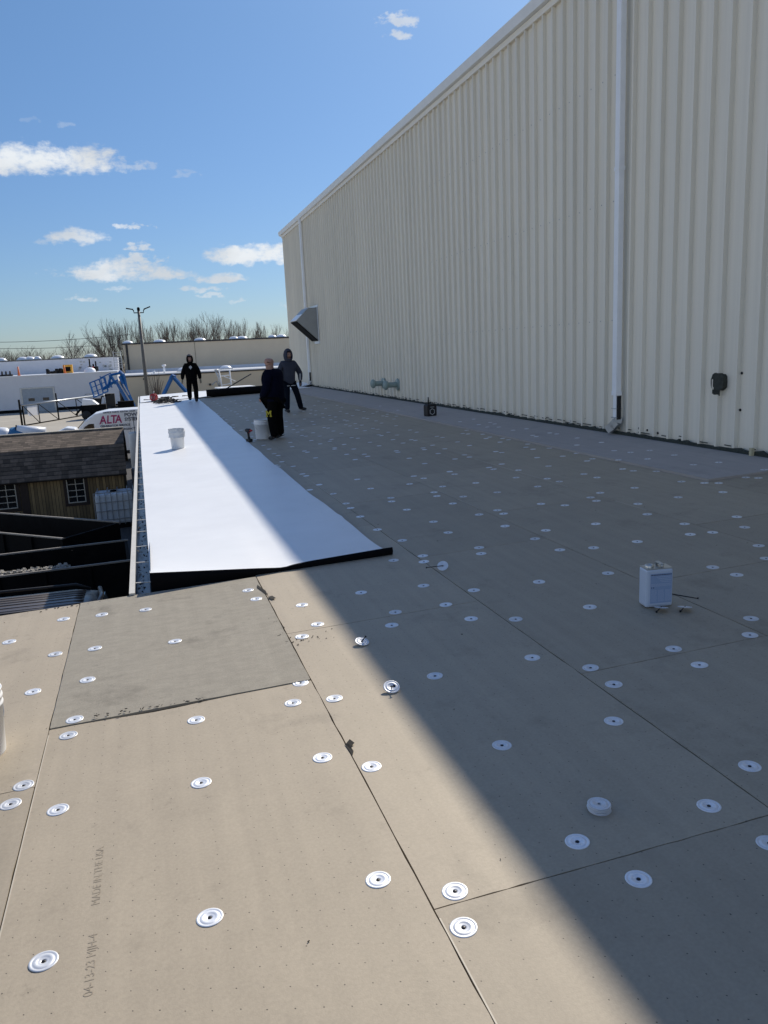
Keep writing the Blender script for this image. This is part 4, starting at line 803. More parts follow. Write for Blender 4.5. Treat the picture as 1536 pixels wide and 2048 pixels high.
# ---- car under the roof edge
cr = thing('parked_minivan', 'brown-grey minivan with a ribbed roof and roof rails parked below the roof edge', 'minivan', (-.80, 12.1, GR))
cs = []                                                            # (x, half width top, roof z, half width bottom)
secs = [(-5.1, .62, .92, .85, .85), (-4.7, .70, 1.02, .92, .9), (-4.0, .72, 1.12, .95, .95), (-3.3, .62, 1.68, .96, .98), (-2.9, .62, 1.755, .97, .99), (-1.6, .63, 1.80, .97, 1.0), (-.5, .61, 1.79, .96, 1.0), (-.18, .57, 1.74, .95, 1.0), (0, .48, 1.55, .93, .99), (.06, .60, 1.0, .92, .95)]
b = MB(); bm = b.bm; rings = []
for x, ht, zt, hb, zw in secs:
    r = [(x, -hb * .9, .25), (x, -hb, .45), (x, -hb, min(zw, zt - .02)), (x, -ht - .03, zt - .10), (x, -ht * .88, zt - .02), (x, 0, zt), (x, ht * .88, zt - .02), (x, ht + .03, zt - .10), (x, hb, min(zw, zt - .02)), (x, hb, .45), (x, hb * .9, .25)]
    rings.append([bm.verts.new(p) for p in r])
for a, b_ in zip(rings, rings[1:]):
    for i in range(10): f = bm.faces.new((a[i], a[i + 1], b_[i + 1], b_[i])); f.smooth = True
bm.faces.new(rings[0]); bm.faces.new(rings[-1][::-1]); b.build('body', 'suv', cr)
for k in range(7): MB().tube([(-3.0, -.42 + k * .14, 1.772 - abs(k - 3) * .006), (-1.6, -.42 + k * .14, 1.803 - abs(k - 3) * .006), (-.35, -.42 + k * .14, 1.785 - abs(k - 3) * .006)], .013, 6).build('roof_rib', 'suv', cr)
for s_ in (-1, 1):
    MB().tube([(-3.1, s_ * .60, 1.70), (-2.9, s_ * .60, 1.80), (-1.6, s_ * .61, 1.85), (-.5, s_ * .60, 1.83), (-.3, s_ * .59, 1.74)], .022, 6).build('roof_rail', 'black', cr)
    MB().prism([(-3.5, s_ * .965, 1.02), (-.12, s_ * .975, 1.03), (-.25, s_ * .70, 1.62), (-3.1, s_ * .70, 1.62)], (0, s_ * .012, 0)).build('side_window', 'glass', cr)
    for xx in (-4.2, -.9): MB().lathe([(0, 0), (.20, 0), (.33, .01), (.33, .20), (.2, .22), (0, .22)], 24, Matrix.Translation((xx, s_ * .78, .33)) @ Matrix.Rotation(s_ * -math.pi / 2, 4, 'X')).build('wheel', 'rubber', cr)
MB().prism([(-.10, -.52, 1.68), (-.10, .52, 1.68), (.075, .56, 1.06), (.075, -.56, 1.06)], (.012, 0, .004)).build('rear_window', 'glass', cr)
MB().tube([(-.16, -.53, 1.75), (-.10, 0, 1.78), (-.16, .53, 1.75)], .035, 8).build('spoiler', 'suv', cr)
MB().box(-2.9, -.2, -.66, -.62, 1.60, 1.66).build('window_chrome', 'galv', cr)
# ---- service van
def service_van():
    v = thing('service_van', 'white high-roof cargo van with pink and black lettering on its side, beyond the shed', 'van', (-4.75, 44.0, GR)); H = 2.72
    side = [(0, .45), (.02, .85), (.18, 1.12), (.75, 1.32), (1.15, 1.62), (1.75, 2.25), (2.25, 2.58), (2.9, 2.70), (5.9, 2.72), (6.0, 2.5), (6.02, .45)]
    b = MB(); b.prism([(x, -.98, z) for x, z in side], (0, 1.96, 0)); b.build('body', 'van_white', v, bevel=.05)
    MB().prism([(1.40, -.985, 1.48), (2.16, -.985, 1.46), (2.16, -.985, 2.10), (1.92, -.985, 2.10), (1.72, -.985, 1.98), (1.44, -.985, 1.62)], (0, -.012, 0)).build('side_window', 'glass', v)
    MB().box(1.66, 1.70, -1.005, -.98, 1.42, 1.95).build('window_bar', 'black', v)
    MB().prism([(1.12, -.86, 1.63), (1.70, -.86, 2.22), (1.70, .86, 2.22), (1.12, .86, 1.63)], (-.03, 0, .03)).build('windscreen', 'glass', v)
    MB().box(1.1, 1.28, -1.20, -1.0, 1.35, 1.62).build('mirror', 'black', v)
    MB().box(2.55, 2.57, -.995, -.98, .6, 2.45).box(3.9, 3.92, -.995, -.98, .6, 2.45).build('door_seam', 'galv', v); MB().box(.0, 6.0, -.995, -.978, .45, .62).build('sill', 'black', v)
    for xx in (1.0, 4.9):
        wv = MB().lathe([(0, 0), (.20, 0), (.35, .01), (.35, .22), (.2, .24), (0, .24)], 24, Matrix.Translation((xx, -.80, .35)) @ Matrix.Rotation(math.pi / 2, 4, 'X')).build('wheel', 'rubber', v)
        MB().lathe([(0, .02), (.2, .01), (.2, 0)], 20, Matrix.Translation((xx, -1.05, .35)) @ Matrix.Rotation(math.pi / 2, 4, 'X')).build('rim', 'galv', wv)
    def tx_(s, size, m, x, z, name, xs=1, shear=0, al='LEFT', bold=True):
        M = Matrix.Translation((x, -.992, z)) @ Matrix.Rotation(math.pi / 2, 4, 'X'); Sh = Matrix.Identity(4); Sh[0][1] = shear; return text(s, size, m, v, M @ Sh, name, .003, al, bold, xs)
    for s_, x in (('A', 2.46), ('L', 2.80), ('T', 3.00), ('A', 3.22)): tx_(s_, .58, 'magenta', x, 2.24, 'sign_letter', .84, .12)
    tx_('POWER', .24, 'ink', 3.68, 2.44, 'sign_power', 1.1); tx_('SYSTEMS', .24, 'ink', 3.68, 2.21, 'sign_systems', .86)
    tx_('GENERATOR SERVICE', .15, 'ink', 2.46, 1.93, 'sign_service', 1); tx_('24/7', .32, 'ink', 2.55, 1.70, 'sign_hours', 1.1); tx_('EMERGENCY', .14, 'ink', 3.35, 1.72, 'sign_small')
    tx_('SERVICE  PARTS  RENTAL  SALES', .10, 'ink', 2.66, 2.62, 'sign_top_line', 1.1)
    return v
service_van()
# ---- white crew vehicle bonnet and loads behind the shed ridge
pk = thing('utility_cart', 'white rounded cab of a small vehicle half hidden behind the shed roof', 'vehicle', onY(128, 862, 41) - Vector((0, 0, .9)))
MB().prism([(-.8, 0, .0), (-.75, 0, .45), (-.35, 0, .85), (.1, 0, 1.05), (.5, 0, .98), (.75, 0, .6), (.8, 0, 0)], (0, 1.1, 0)).build('cab', 'van_white', pk, bevel=.06)
MB().prism([(-.62, -.01, .45), (-.3, -.01, .78), (.1, -.01, .93), (.1, -.01, .5)], (0, -.01, 0)).build('side_window', 'glass', pk)
dd = thing('lying_cylinder', 'big white cylinder lying on its side behind the shed roof, far left', 'cylinder', onY(62, 866, 38))
MB().tube([(-.55, 0, .12), (.6, 0, -.06)], .27, 16).build('drum_body', 'dome', dd); MB().tube([(-.57, 0, .12), (-.55, 0, .12)], .28, 16).build('drum_end', 'steel_dark', dd)
tp = MB(); tp.lathe([(0, .28), (.2, .26), (.42, .12), (.5, -.25)], 9, Matrix.Translation(onY(32, 868, 38)) @ Matrix.Rotation(.3, 4, 'X')); tag(tp.build('blue_tarp', 'tarp_blue', smooth=True), 'lump of blue tarp behind the shed roof beside the white cylinder', 'tarp')
tp = MB(); tp.lathe([(0, .3), (.25, .25), (.4, .1), (.5, -.3)], 10, Matrix.Translation(onY(4, 868, 38))); tag(tp.build('white_sack', 'dome', smooth=True), 'white sack at the far left edge behind the shed roof', 'sack')
# ---- loader / trailer clutter behind the van
mc = thing('skid_loader', 'dark compact loader with a pale raised cover behind the white van', 'loader', onZ(190, 838, GR))
MB().box(-1.1, 1.1, 0, 1.3, .3, 1.3).build('chassis', 'steel_dark', mc); MB().prism([(-1.0, -.1, 1.3), (-.9, -.1, 1.9), (.0, -.1, 1.75), (.5, -.1, 1.3)], (0, 1.2, 0)).build('cover', 'dome', mc, bevel=.05)
MB().tube([(.6, 0, 1.2), (.8, 0, 2.0), (1.6, 0, 2.2)], .07, 6).tube([(-1.6, 0, .5), (-1.0, 0, 1.1)], .1, 6).build('lift_arm', 'steel_dark', mc)
for xx in (-.7, .7): MB().lathe([(0, 0), (.4, 0), (.4, .25), (0, .25)], 18, Matrix.Translation((xx, 0, .4)) @ Matrix.Rotation(math.pi / 2, 4, 'X')).build('wheel', 'rubber', mc)
tr_ = thing('equipment_trailer', 'dark trailer loaded with gear between the loader and the blue lift', 'trailer', onZ(208, 826, GR))
MB().box(-1.8, 2.4, 0, 1.8, .45, .6).build('bed', 'steel_dark', tr_); MB().box(-1.2, -.2, .2, 1.2, .6, 1.5).box(.3, 1.2, .1, 1.3, .6, 1.9).build('gear_box', 'rubber', tr_); MB().tube([(-1.6, 0, .6), (-1.6, 0, 2.0), (.2, 0, 2.0), (.2, 0, .6)], .05, 6).build('frame_rail', 'galv', tr_)
for xx in (-.4, .5): MB().lathe([(0, 0), (.36, 0), (.36, .22), (0, .22)], 18, Matrix.Translation((xx, 0, .36)) @ Matrix.Rotation(math.pi / 2, 4, 'X')).build('wheel', 'rubber', tr_)
# ---- gate frame
ga = thing('cantilever_gate', 'grey tubular cantilever gate standing open across the far pavement', 'gate', (0, 0, 0))
A, B = onZ(50, 851, GR + .05), Vector((-4.6, 86.5, GR + .05)); hgt = 1.75
def gp(t, z): return A.lerp(B, t) + Vector((0, 0, z))
MB().tube([gp(0, 0), gp(1, 0)], .07, 6).build('bottom_rail', 'steel_dark', ga); MB().tube([gp(-.02, hgt), gp(1.05, hgt)], .08, 6).build('top_rail', 'galv', ga)
for t_ in (0, .18, .42, .68, .95): MB().tube([gp(t_, 0), gp(t_, hgt + (.7 if t_ == .42 else 0))], .07 if t_ in (0, .42) else .045, 6).build('upright', 'steel_dark', ga)
for a_, b_ in ((.0, .18), (.18, .42), (.42, .68), (.68, .95)): MB().tube([gp(a_, hgt), gp(b_, 0)], .035, 5).build('brace', 'steel_dark', ga)
MB().prism([gp(.05, .75), gp(.18, .75), gp(.18, 1.6), gp(.05, 1.6)], (0, .03, 0)).build('sign_board', 'white_block', ga); MB().tube([gp(-.03, -.1), gp(-.03, hgt + .5)], .09, 6).build('gate_post', 'steel_dark', ga)
# ---- lamp post
lpY = 60; P_ = onY(295.5, 790, lpY)
lm = thing('lamp_post', 'tall tapered lamp post with two opposed arms rising behind the membrane strip', 'lamp post', (P_.x - .02, lpY, GR))
zt = onY(277.5, 622, lpY).z - GR; dxp = 0
MB().tube([(0, 0, 0), (0, 0, zt)], [.155, .09], 12).build('pole', 'pole', lm)
MB().lathe([(.08, 0), (.10, .05), (.10, .2), (.05, .26), (0, .27)], 10, Matrix.Translation((0, 0, zt))).build('pole_cap', 'steel_dark', lm)
for s_ in (-1, 1):
    a = MB().tube([(0, 0, zt - .12), (s_ * .32, 0, zt - .12), (s_ * .34, 0, zt + .05), (s_ * .42, 0, zt + .12)], .04, 6).build('arm', 'steel_dark', lm)
    MB().box(-.02, .46, -.12, .12, -.035, .035, Matrix.Translation((s_ * .38, 0, zt + .12)) @ (Matrix.Identity(4) if s_ > 0 else Matrix.Rotation(math.pi, 4, 'Z')) @ Matrix.Rotation(-.35 if s_ > 0 else -.18, 4, 'Y')).build('lamp_head', 'steel_dark', a)
# ---- boom lifts
def lift(name, lab, Y, base, pts_low, pts_up, basket):
    P = lambda p: onY(p[0], p[1], Y); t = thing(name, lab, 'boom lift', (P(base).x, Y, GR)); off = Vector((-P(base).x, -Y, -GR))
    MB().box(-1.1, 1.1, -.9, .9, .45, .95).build('chassis', 'blue', t); MB().box(-.8, .9, -.6, .6, .96, 1.6).build('turntable', 'steel_dark', t)
    for xx in (-.9, .9):
        for yy in (-.9, .9): MB().lathe([(0, 0), (.42, 0), (.42, .3), (0, .3)], 18, Matrix.Translation((xx, yy + .15, .42)) @ Matrix.Rotation(math.pi / 2, 4, 'X')).build('wheel', 'rubber', t)
    for k, pr in enumerate(pts_low): MB().tube([P(p) + off + Vector((0, .25 * (k % 2), 0)) for p in pr], .15 - .02 * (k > 1), 4).build('boom', 'blue', t)
    for k, pr in enumerate(pts_up): MB().tube([P(p) + off + Vector((0, -.2, 0)) for p in pr], .10, 4).build('jib', 'blue', t)
    if basket:
        (x0, y0), (x1, y1), (x2, y2), (x3, y3) = basket; c4 = [P(p) + off for p in basket]; bk_ = MB()
        for a, b_ in zip(c4, c4[1:] + c4[:1]):
            for dy in (0, .9): bk_.tube([a + Vector((0, dy, 0)), b_ + Vector((0, dy, 0))], .045, 5)
        for a in c4: bk_.tube([a, a + Vector((0, .9, 0))], .045, 5)
        for u in (.33, .66):
            bk_.tube([c4[0].lerp(c4[1], u), c4[3].lerp(c4[2], u)], .03, 5).tube([c4[0].lerp(c4[3], u), c4[1].lerp(c4[2], u)], .03, 5); bk_.tube([c4[0].lerp(c4[1], u) + Vector((0, .9, 0)), c4[3].lerp(c4[2], u) + Vector((0, .9, 0))], .03, 5)
        bk_.prism([c4[3], c4[2], c4[2] + Vector((0, .9, 0)), c4[3] + Vector((0, .9, 0))], (0, 0, .05)); bk_.build('basket', 'blue', t)
    return t
L1 = lift('boom_lift', 'blue articulated boom lift with its basket hanging left, in front of the white building', 66, (262, 822), [[(272, 822), (240, 752)], [(262, 818), (232, 760)], [(258, 800), (246, 748), (238, 742)]], [[(240, 746), (222, 750), (216, 775)], [(232, 762), (218, 770), (206, 778)], [(222, 752), (232, 768)]], [(179, 766), (207, 755), (216, 783), (188, 795)])
Pq = lambda x, y: onY(x, y, 65.7) - Vector(L1.location)
MB().tube([Pq(236, 762), Pq(262, 806)], .05, 4).build('boom_decal', 'white_print', L1); MB().tube([Pq(246, 768), Pq(258, 790)], .05, 4).build('boom_decal', 'white_print', L1); MB().box(-.9, .3, -1.2, -.6, 1.0, 2.1).build('engine_hood', 'steel_dark', L1)
bx = MB()
for k in range(3): bx.tube([Pq(200 + k * 9, 752 - k), Pq(206 + k * 9, 778 - k)], .04, 4)
bx.tube([Pq(200, 756), Pq(222, 746)], .04, 4).tube([Pq(206, 780), Pq(224, 772)], .04, 4); bx.build('basket_cage', 'blue', L1)
lift('boom_lift', 'blue boom lift with its arm bent in an upside-down V, right of the lamp post', 64, (355, 812), [[(326, 792), (345, 752)], [(345, 752), (375, 786)]], [[(340, 756), (345, 750), (352, 753)], [(350, 756), (372, 782)]], None)
# ================================================================ far buildings
YB = 96.4
wb = thing('white_building', 'long low white building with an overhead door across the far yard', 'building', (-2.65, YB, GR))
MB().box(-60, 0, 0, 9, 0, -GR + .42).build('wall', 'white_block', wb); MB().box(-60, .05, -.06, 9, -GR + .42, -GR + .50).build('roof', 'dome', wb)
MB().box(-60, .0, 9.01, 30, 0, -GR + 2.12).build('upper_wall', 'white_block', wb); MB().box(-60, .05, 8.96, 30, -GR + 2.12, -GR + 2.20).build('upper_roof', 'dark_trim', wb)
dX = onY(43, 777, YB).x + 2.65; dX1 = onY(105, 777, YB).x + 2.65
dz1 = onY(75, 777, YB).z - GR
do = MB().box(dX, dX1, -.07, -.005, 0, dz1).build('overhead_door', 'lowwall', wb); MATS['door_grey'] = None
do.data.materials.clear(); mat('door_grey', (.36, .40, .43), .6); do.data.materials.append(MATS['door_grey'])
MB().box(dX - .18, dX, -.10, -.005, 0, dz1 + .15).box(dX1, dX1 + .18, -.10, -.005, 0, dz1 + .15).box(dX, dX1, -.10, -.005, dz1, dz1 + .15).build('door_frame', 'galv', do)
for q in (.18, .65): MB().box(dX + (dX1 - dX) * q, dX + (dX1 - dX) * (q + .2), -.09, -.071, dz1 * .48, dz1 * .60).build('door_window', 'glass', do)
MB().box(-60, 0, -.03, -.005, 0, .35).build('plinth', 'steel_dark', wb)
gb = thing('beige_building', 'flat beige building with dark roof trim beyond the far end of the roof', 'building', (-2.0, YB, GR))
MB().box(0, 40, 0, 15, 0, -GR - .30).build('wall', 'beige_block', gb); MB().box(-.05, 40, -.08, 15, -GR - .14, -GR - .02).build('roof', 'dome', gb); MB().box(-.02, 40, -.05, 15, -GR - .30, -GR - .141).build('fascia', 'dark_trim', gb)
MB().box(0, 40, 15.01, 45, 0, -GR + 3.62).build('upper_wall', 'beige_block', gb); MB().box(-.06, 40.05, 14.9, 45, -GR + 3.62, -GR + 3.82).build('upper_trim', 'dark_trim', gb); MB().box(.35, .62, 14.90, 15.0, -GR - .1, -GR + 3.6).build('corner_pipe', 'dark_trim', gb)
MB().box(9.2, 9.24, 14.97, 15.0, -GR, -GR + 3.6).build('panel_joint', 'dark_trim', gb); MB().box(0, 40, 14.8, 15.0, -GR - .015, -GR + .35).build('curb_flashing', 'white_block', gb)
for (px, py, s_) in ((420, 769, .12), (288, 758, .1)): q = onY(px, py, YB); MB().box(q.x + 2 - s_, q.x + 2 + s_, -.15, -.01, q.z - GR - s_, q.z - GR + s_).build('wall_light', 'dark_trim', gb)
# skylight domes
def dome(px, py, Y, wpx, z, lab, grp):
    x = onY(px, py, Y).x; r = wpx / 1600 * Y / 2; t = thing('skylight_dome', lab, 'skylight', (x, Y, z), 0, grp)
    MB().box(-r, r, -r, r, 0, .12).build('curb', 'galv', t); b = MB(); b.lathe([(r * .98, .12), (r * .88, .26), (r * .6, .40), (r * .3, .46), (0, .48)], 20); b.build('dome_shell', 'dome', t)
for i, (px, wpx) in enumerate(((400, 24), (319, 24), (484, 24), (468, 20), (563, 22), (545, 18), (255, 20))):
    dome(px, 680, 118, wpx, 3.82 + GR - GR, 'white skylight dome on the upper beige roof, ' + ['above the walking man', 'just right of the lamp post', 'right of the tallest tree', 'second right of the tallest tree', 'nearest the tall ribbed wall', 'second from the tall ribbed wall', 'at the left roof corner'][i], 'skylight domes on the beige building')
dome(350, 745, 101, 0, 0, '', None) if False else None
dome(366, 742, 101, 22, -.02, 'white skylight dome on the lower beige roof left of the walking man', 'low skylight domes'); dome(452, 739, 101, 24, -.02, 'white skylight dome on the lower beige roof above the ladder', 'low skylight domes')
for i, (px, wpx) in enumerate(((46, 22), (60, 20), (116, 24), (182, 24), (75, 14), (3, 18))):
    dome(px, 718, 112, wpx, 2.2 + GR - GR, 'white skylight dome on the upper white roof, ' + ['above the overhead door', 'right of the one above the overhead door', 'in the middle', 'by the ladder cage', 'small one between two others', 'at the left edge'][i], 'skylight domes on the white building')
# roof equipment
gn = thing('yellow_generator', 'yellow generator on the lower white roof beside orange cones', 'generator', (onY(137, 745, 99).x, 99, .50)); MB().box(-.5, .5, -.4, .4, .0, .95).build('housing', 'yellow', gn); MB().box(-.3, .3, -.42, -.40, .2, .7).build('vent_panel', 'steel_dark', gn)
eq = MB()
for k in range(14): eq.box(-.15, .15, -.1, .1, 0, random.uniform(.2, .6), Matrix.Translation((onY(94 + k * 2.6, 745, 99).x, 99 + random.random(), .5)) @ Matrix.Rotation(random.random(), 4, 'Z'))
tag(eq.build('roof_supplies', 'rubble'), 'jumble of small roofing supplies left of the yellow generator', 'supplies', None, 'stuff')
for px, hh, lb_ in ((39, 1.0, 'orange safety post standing alone on the lower white roof'), (131, .9, 'orange safety cone at the left side of the yellow generator')):
    cn_ = thing('safety_cone', lb_, 'cone', (onY(px, 750, 98).x, 97.6, .5), 0, 'orange markers on the white roof'); MB().box(-.16, .16, -.16, .16, 0, .04).build('base', 'orange', cn_); MB().lathe([(.12, .04), (.07, hh), (0, hh)], 12).build('cone_body', 'orange', cn_)
for k, px in enumerate((4, 12, 20)):
    o = MB().tube([(0, 0, 0), (.05, 0, .55)], .10, 6).tube([(-.3, 0, .05), (.3, 0, .12)], .12, 6).build('dark_pack', 'black', None, (onY(px, 750, 98).x, 98, .5)); tag(o, 'dark upright bundle on the lower white roof at the left edge, ' + ['leftmost', 'middle', 'rightmost'][k] + ' of three', 'bundle', 'dark bundles on the white roof')
lc = thing('ladder_cage', 'grey fixed ladder at the corner between the white and beige buildings', 'ladder', (onY(237, 735, 104).x, 104.2, .5))
for s_ in (-.45, .45): MB().box(s_ - .04, s_ + .04, -.04, .04, 0, 2.3).build('rail', 'galv', lc)
for k in range(7): MB().box(-.45, .45, -.03, .03, .3 + k * .3, .35 + k * .3).build('rung', 'galv', lc)
vp = thing('roof_vent_pipe', 'white mushroom vent pipe on the lower beige roof right of the lamp post', 'vent', (onY(329, 745, 98).x, 98, -.02)); MB().tube([(0, 0, 0), (0, 0, .75)], .12, 10).build('pipe', 'dome', vp); MB().lathe([(.2, 0), (.26, .06), (.2, .18), (0, .22)], 12, Matrix.Translation((0, 0, .75))).build('cap', 'dome', vp)
vp = thing('roof_vent_pipe', 'tiny white vent stub on the lower beige roof', 'vent', (onY(308, 745, 98).x, 98, -.02)); MB().tube([(0, 0, 0), (0, 0, .3)], .14, 8).build('pipe', 'dome', vp)
ws = MB()
for k in range(26): q = onY(random.uniform(158, 230), random.uniform(722, 742), 105.38); x, z = q.x, q.z; ws.box(x - .12, x + .12, -.02, 0, z - .06, z + .08)
o = ws.build('wall_stains', 'galv'); o.parent = wb; o.location = (2.65, 105.38 - YB, -GR)
for k, px in enumerate((181, 188, 193)):
    w_ = thing('roof_worker_gear', 'dark tool rack on the lower white roof, ' + ['left', 'middle', 'right'][k] + ' of three by the ladder cage', 'rack', (onY(px, 742, 100).x, 100, .5), 0, 'tool racks on the white roof'); MB().tube([(0, 0, 0), (0, 0, [1.5, .9, 1.2][k])], .09, 6).build('mast', 'steel_dark', w_); MB().box(-.25, .25, -.1, .1, .1, .6).build('rack_body', 'red' if k == 1 else 'rubber', w_)
tag(MB().lathe([(.7, 0), (.6, .3), (.3, .5), (0, .55)], 14).build('white_mound', 'dome', None, (onY(180, 745, 99).x, 99, .5)), 'white tarp-covered mound on the lower white roof by the tool racks', 'mound')
bh = MB()
for i in range(140):
    x = random.gauss(0, .35); z = abs(random.gauss(0, .7)); a = random.random() * 6.3; bh.tube([(x * .3, 0, z * .4), (x, random.gauss(0, .3), z + .3)], .012, 3, caps=False)
tag(bh.build('bare_shrub', 'twig', None, (onY(312, 785, 94).x, 94, GR + .2)), 'leafless conical shrub against the beige wall right of the lamp post', 'shrub').scale = (1.4, 1.4, 1.9)
# ================================================================ trees
def tree_variant(seed, H, spread, levels=6, upright=.6, nb=3):
    r = random.Random(seed); tr, tw = MB(), MB()
    def grow(p, d, L, rd, lv):
        n = 3; pts = [p]; dd = d.copy()
        for i in range(n):
            dd = (dd + Vector((r.gauss(0, .10), r.gauss(0, .10), r.gauss(.03, .05)))).normalized(); pts.append(pts[-1] + dd * L / n)
        (tr if lv < 2 else tw).tube(pts, [rd * (1 - .35 * i / n) for i in range(n + 1)], 7 if lv < 1 else 4 if lv < 3 else 3, caps=False)
        if lv >= levels: return
        k = nb + (1 if r.random() < .5 else 0) + (3 if lv == 0 else 0)
        for j in range(k):
            t = r.uniform(.35, 1.0) if j else 1.0; q = pts[0].lerp(pts[-1], t) if t < 1 else pts[-1]; i_ = min(n - 1, int(t * n)); q = pts[i_].lerp(pts[i_ + 1], min(1, t * n - i_)) if t < 1 else pts[-1]
            a = r.random() * 6.28; s_ = spread * r.uniform(.5, 1.3); side = Vector((math.cos(a), math.sin(a), 0)); nd = (dd * 1.0 + side * s_ + Vector((0, 0, upright * .35))).normalized()
            grow(q, nd, L * r.uniform(.55, .76), rd * (.50 if j else .66), lv + 1)
    grow(Vector((0, 0, -.1)), Vector((r.gauss(0, .03), 0, 1)).normalized(), H * .38, H * .0125, 0)
    o = tr.build('trunk', 'bark'); c = tw.build('crown', 'twig'); res = (o.data, c.data); print('tree verts', len(o.data.vertices), len(c.data.vertices)); bpy.data.objects.remove(o); bpy.data.objects.remove(c); return res
TV = [tree_variant(11, 10, .55, 5), tree_variant(12, 10, .42, 5, .9), tree_variant(13, 10, .70, 6, .5, 2), tree_variant(14, 10, .38, 5, 1.0), tree_variant(15, 10, .62, 5, .7)]
def tree(px, topy, Y, v, lab, wide=1.0, grp='bare trees behind the far buildings'):
    top = onY(px, topy, Y); H = top.z - GR; t = thing('bare_tree', lab, 'tree', (top.x, Y, GR), random.random() * 6.3, grp)
    hv = max(q.co.z for q in TV[v][1].vertices); s_ = H / hv; t.scale = (s_ * wide, s_ * wide, s_)
    for nm, me in (('trunk', TV[v][0]), ('crown', TV[v][1])): o = bpy.data.objects.new(nm, me); C.objects.link(o); o.parent = t
TL = [(150, 660, 128, 0, 'bushy bare tree left of the ladder cage, above the white roof', 1.2), (176, 664, 132, 2, 'low spreading bare tree next to the bushy one over the white roof', 1.0), (212, 640, 134, 4, 'tall bare tree just left of the beige building corner', 1.0), (228, 632, 140, 1, 'slim tall bare tree above the beige building corner', .9),
 (246, 634, 150, 3, 'thin bare tree left of the lamp post, second from it', .8), (262, 634, 150, 1, 'thin bare tree directly left of the lamp post', .8), (296, 642, 150, 3, 'bare tree directly right of the lamp post', .8), (318, 638, 150, 1, 'second bare tree right of the lamp post', .85), (340, 634, 150, 3, 'third bare tree right of the lamp post', .85), (358, 634, 152, 4, 'bare tree above and left of the walking man', .8),
 (374, 632, 150, 1, 'bare tree directly above the walking man', .85), (398, 622, 146, 0, 'wide bare tree forming the left half of the tallest clump', 1.0), (415, 619, 144, 4, 'tallest bare tree in the middle of the row', 1.1), (436, 628, 146, 0, 'wide bare tree forming the right half of the tallest clump', 1.0), (462, 634, 152, 1, 'first thin bare tree right of the tallest clump', .85), (484, 633, 152, 3, 'second thin bare tree right of the tallest clump', .8), (505, 640, 152, 1, 'third thin bare tree right of the tallest clump', .85), (524, 642, 152, 3, 'fourth thin bare tree right of the tallest clump', .8),
 (548, 644, 152, 1, 'bare tree second from the tall ribbed wall', .85), (568, 648, 152, 4, 'bare tree nearest the tall ribbed wall', .8), (132, 680, 150, 2, 'small bare tree at the left end of the dense row', 1.0), (195, 668, 150, 0, 'bare tree filling the gap left of the tall one by the corner', 1.0)]
for t_ in TL: tree(*t_)
for i, (px, ty, Y, v, wd) in enumerate(((10, 697, 175, 0, 1.3), (28, 692, 175, 2, 1.2), (47, 690, 170, 4, 1.3), (66, 688, 170, 0, 1.3), (84, 692, 172, 2, 1.2), (-8, 694, 175, 4, 1.3))):
    tree(px, ty, Y, v, 'low brownish tree of the distant clump at far left, ' + ['second from the left edge', 'third from the left edge', 'third after the cut one', 'second from its right end', 'at its right end', 'cut by the left edge'][i], wd, 'distant trees at the far left')
# undergrowth: a mass nobody could count
ub = MB(); rr = random.Random(9)
for i in range(3800):
    far_ = rr.random() < .35; x = rr.uniform(-26, -14.5) * 1.0 if far_ else rr.uniform(-15, 24); y = (172 if far_ else 156) + rr.uniform(-4, 6); h = rr.uniform(2.6, 4.6) if not far_ else rr.uniform(3.5, 6.0); a = rr.gauss(0, .25); L = rr.uniform(.8, 2.2); z = GR + h * rr.random() ** .5
    ub.tube([(x, y, z), (x + a * L, y + rr.gauss(0, .3), z + L)], .022, 3, caps=False)
tag(ub.build('undergrowth', 'brush'), 'tangled brown brushwood between and below the bare trees', 'brushwood', None, 'stuff')
# power lines
for k, (ya, yb) in enumerate(((684, 672), (696, 689))):
    a, b_ = onY(-60, ya + 1, 190), onY(260, yb - 3, 190); pts = [a.lerp(b_, i / 12) + Vector((0, 0, -1.2 * math.sin(math.pi * i / 12) * .4)) for i in range(13)]
    o = MB().tube(pts, .045, 4).build('power_line', 'dark_trim'); tag(o, ['upper', 'lower'][k] + ' of two thin power lines crossing the sky at the left', 'power line', 'power lines at the left')
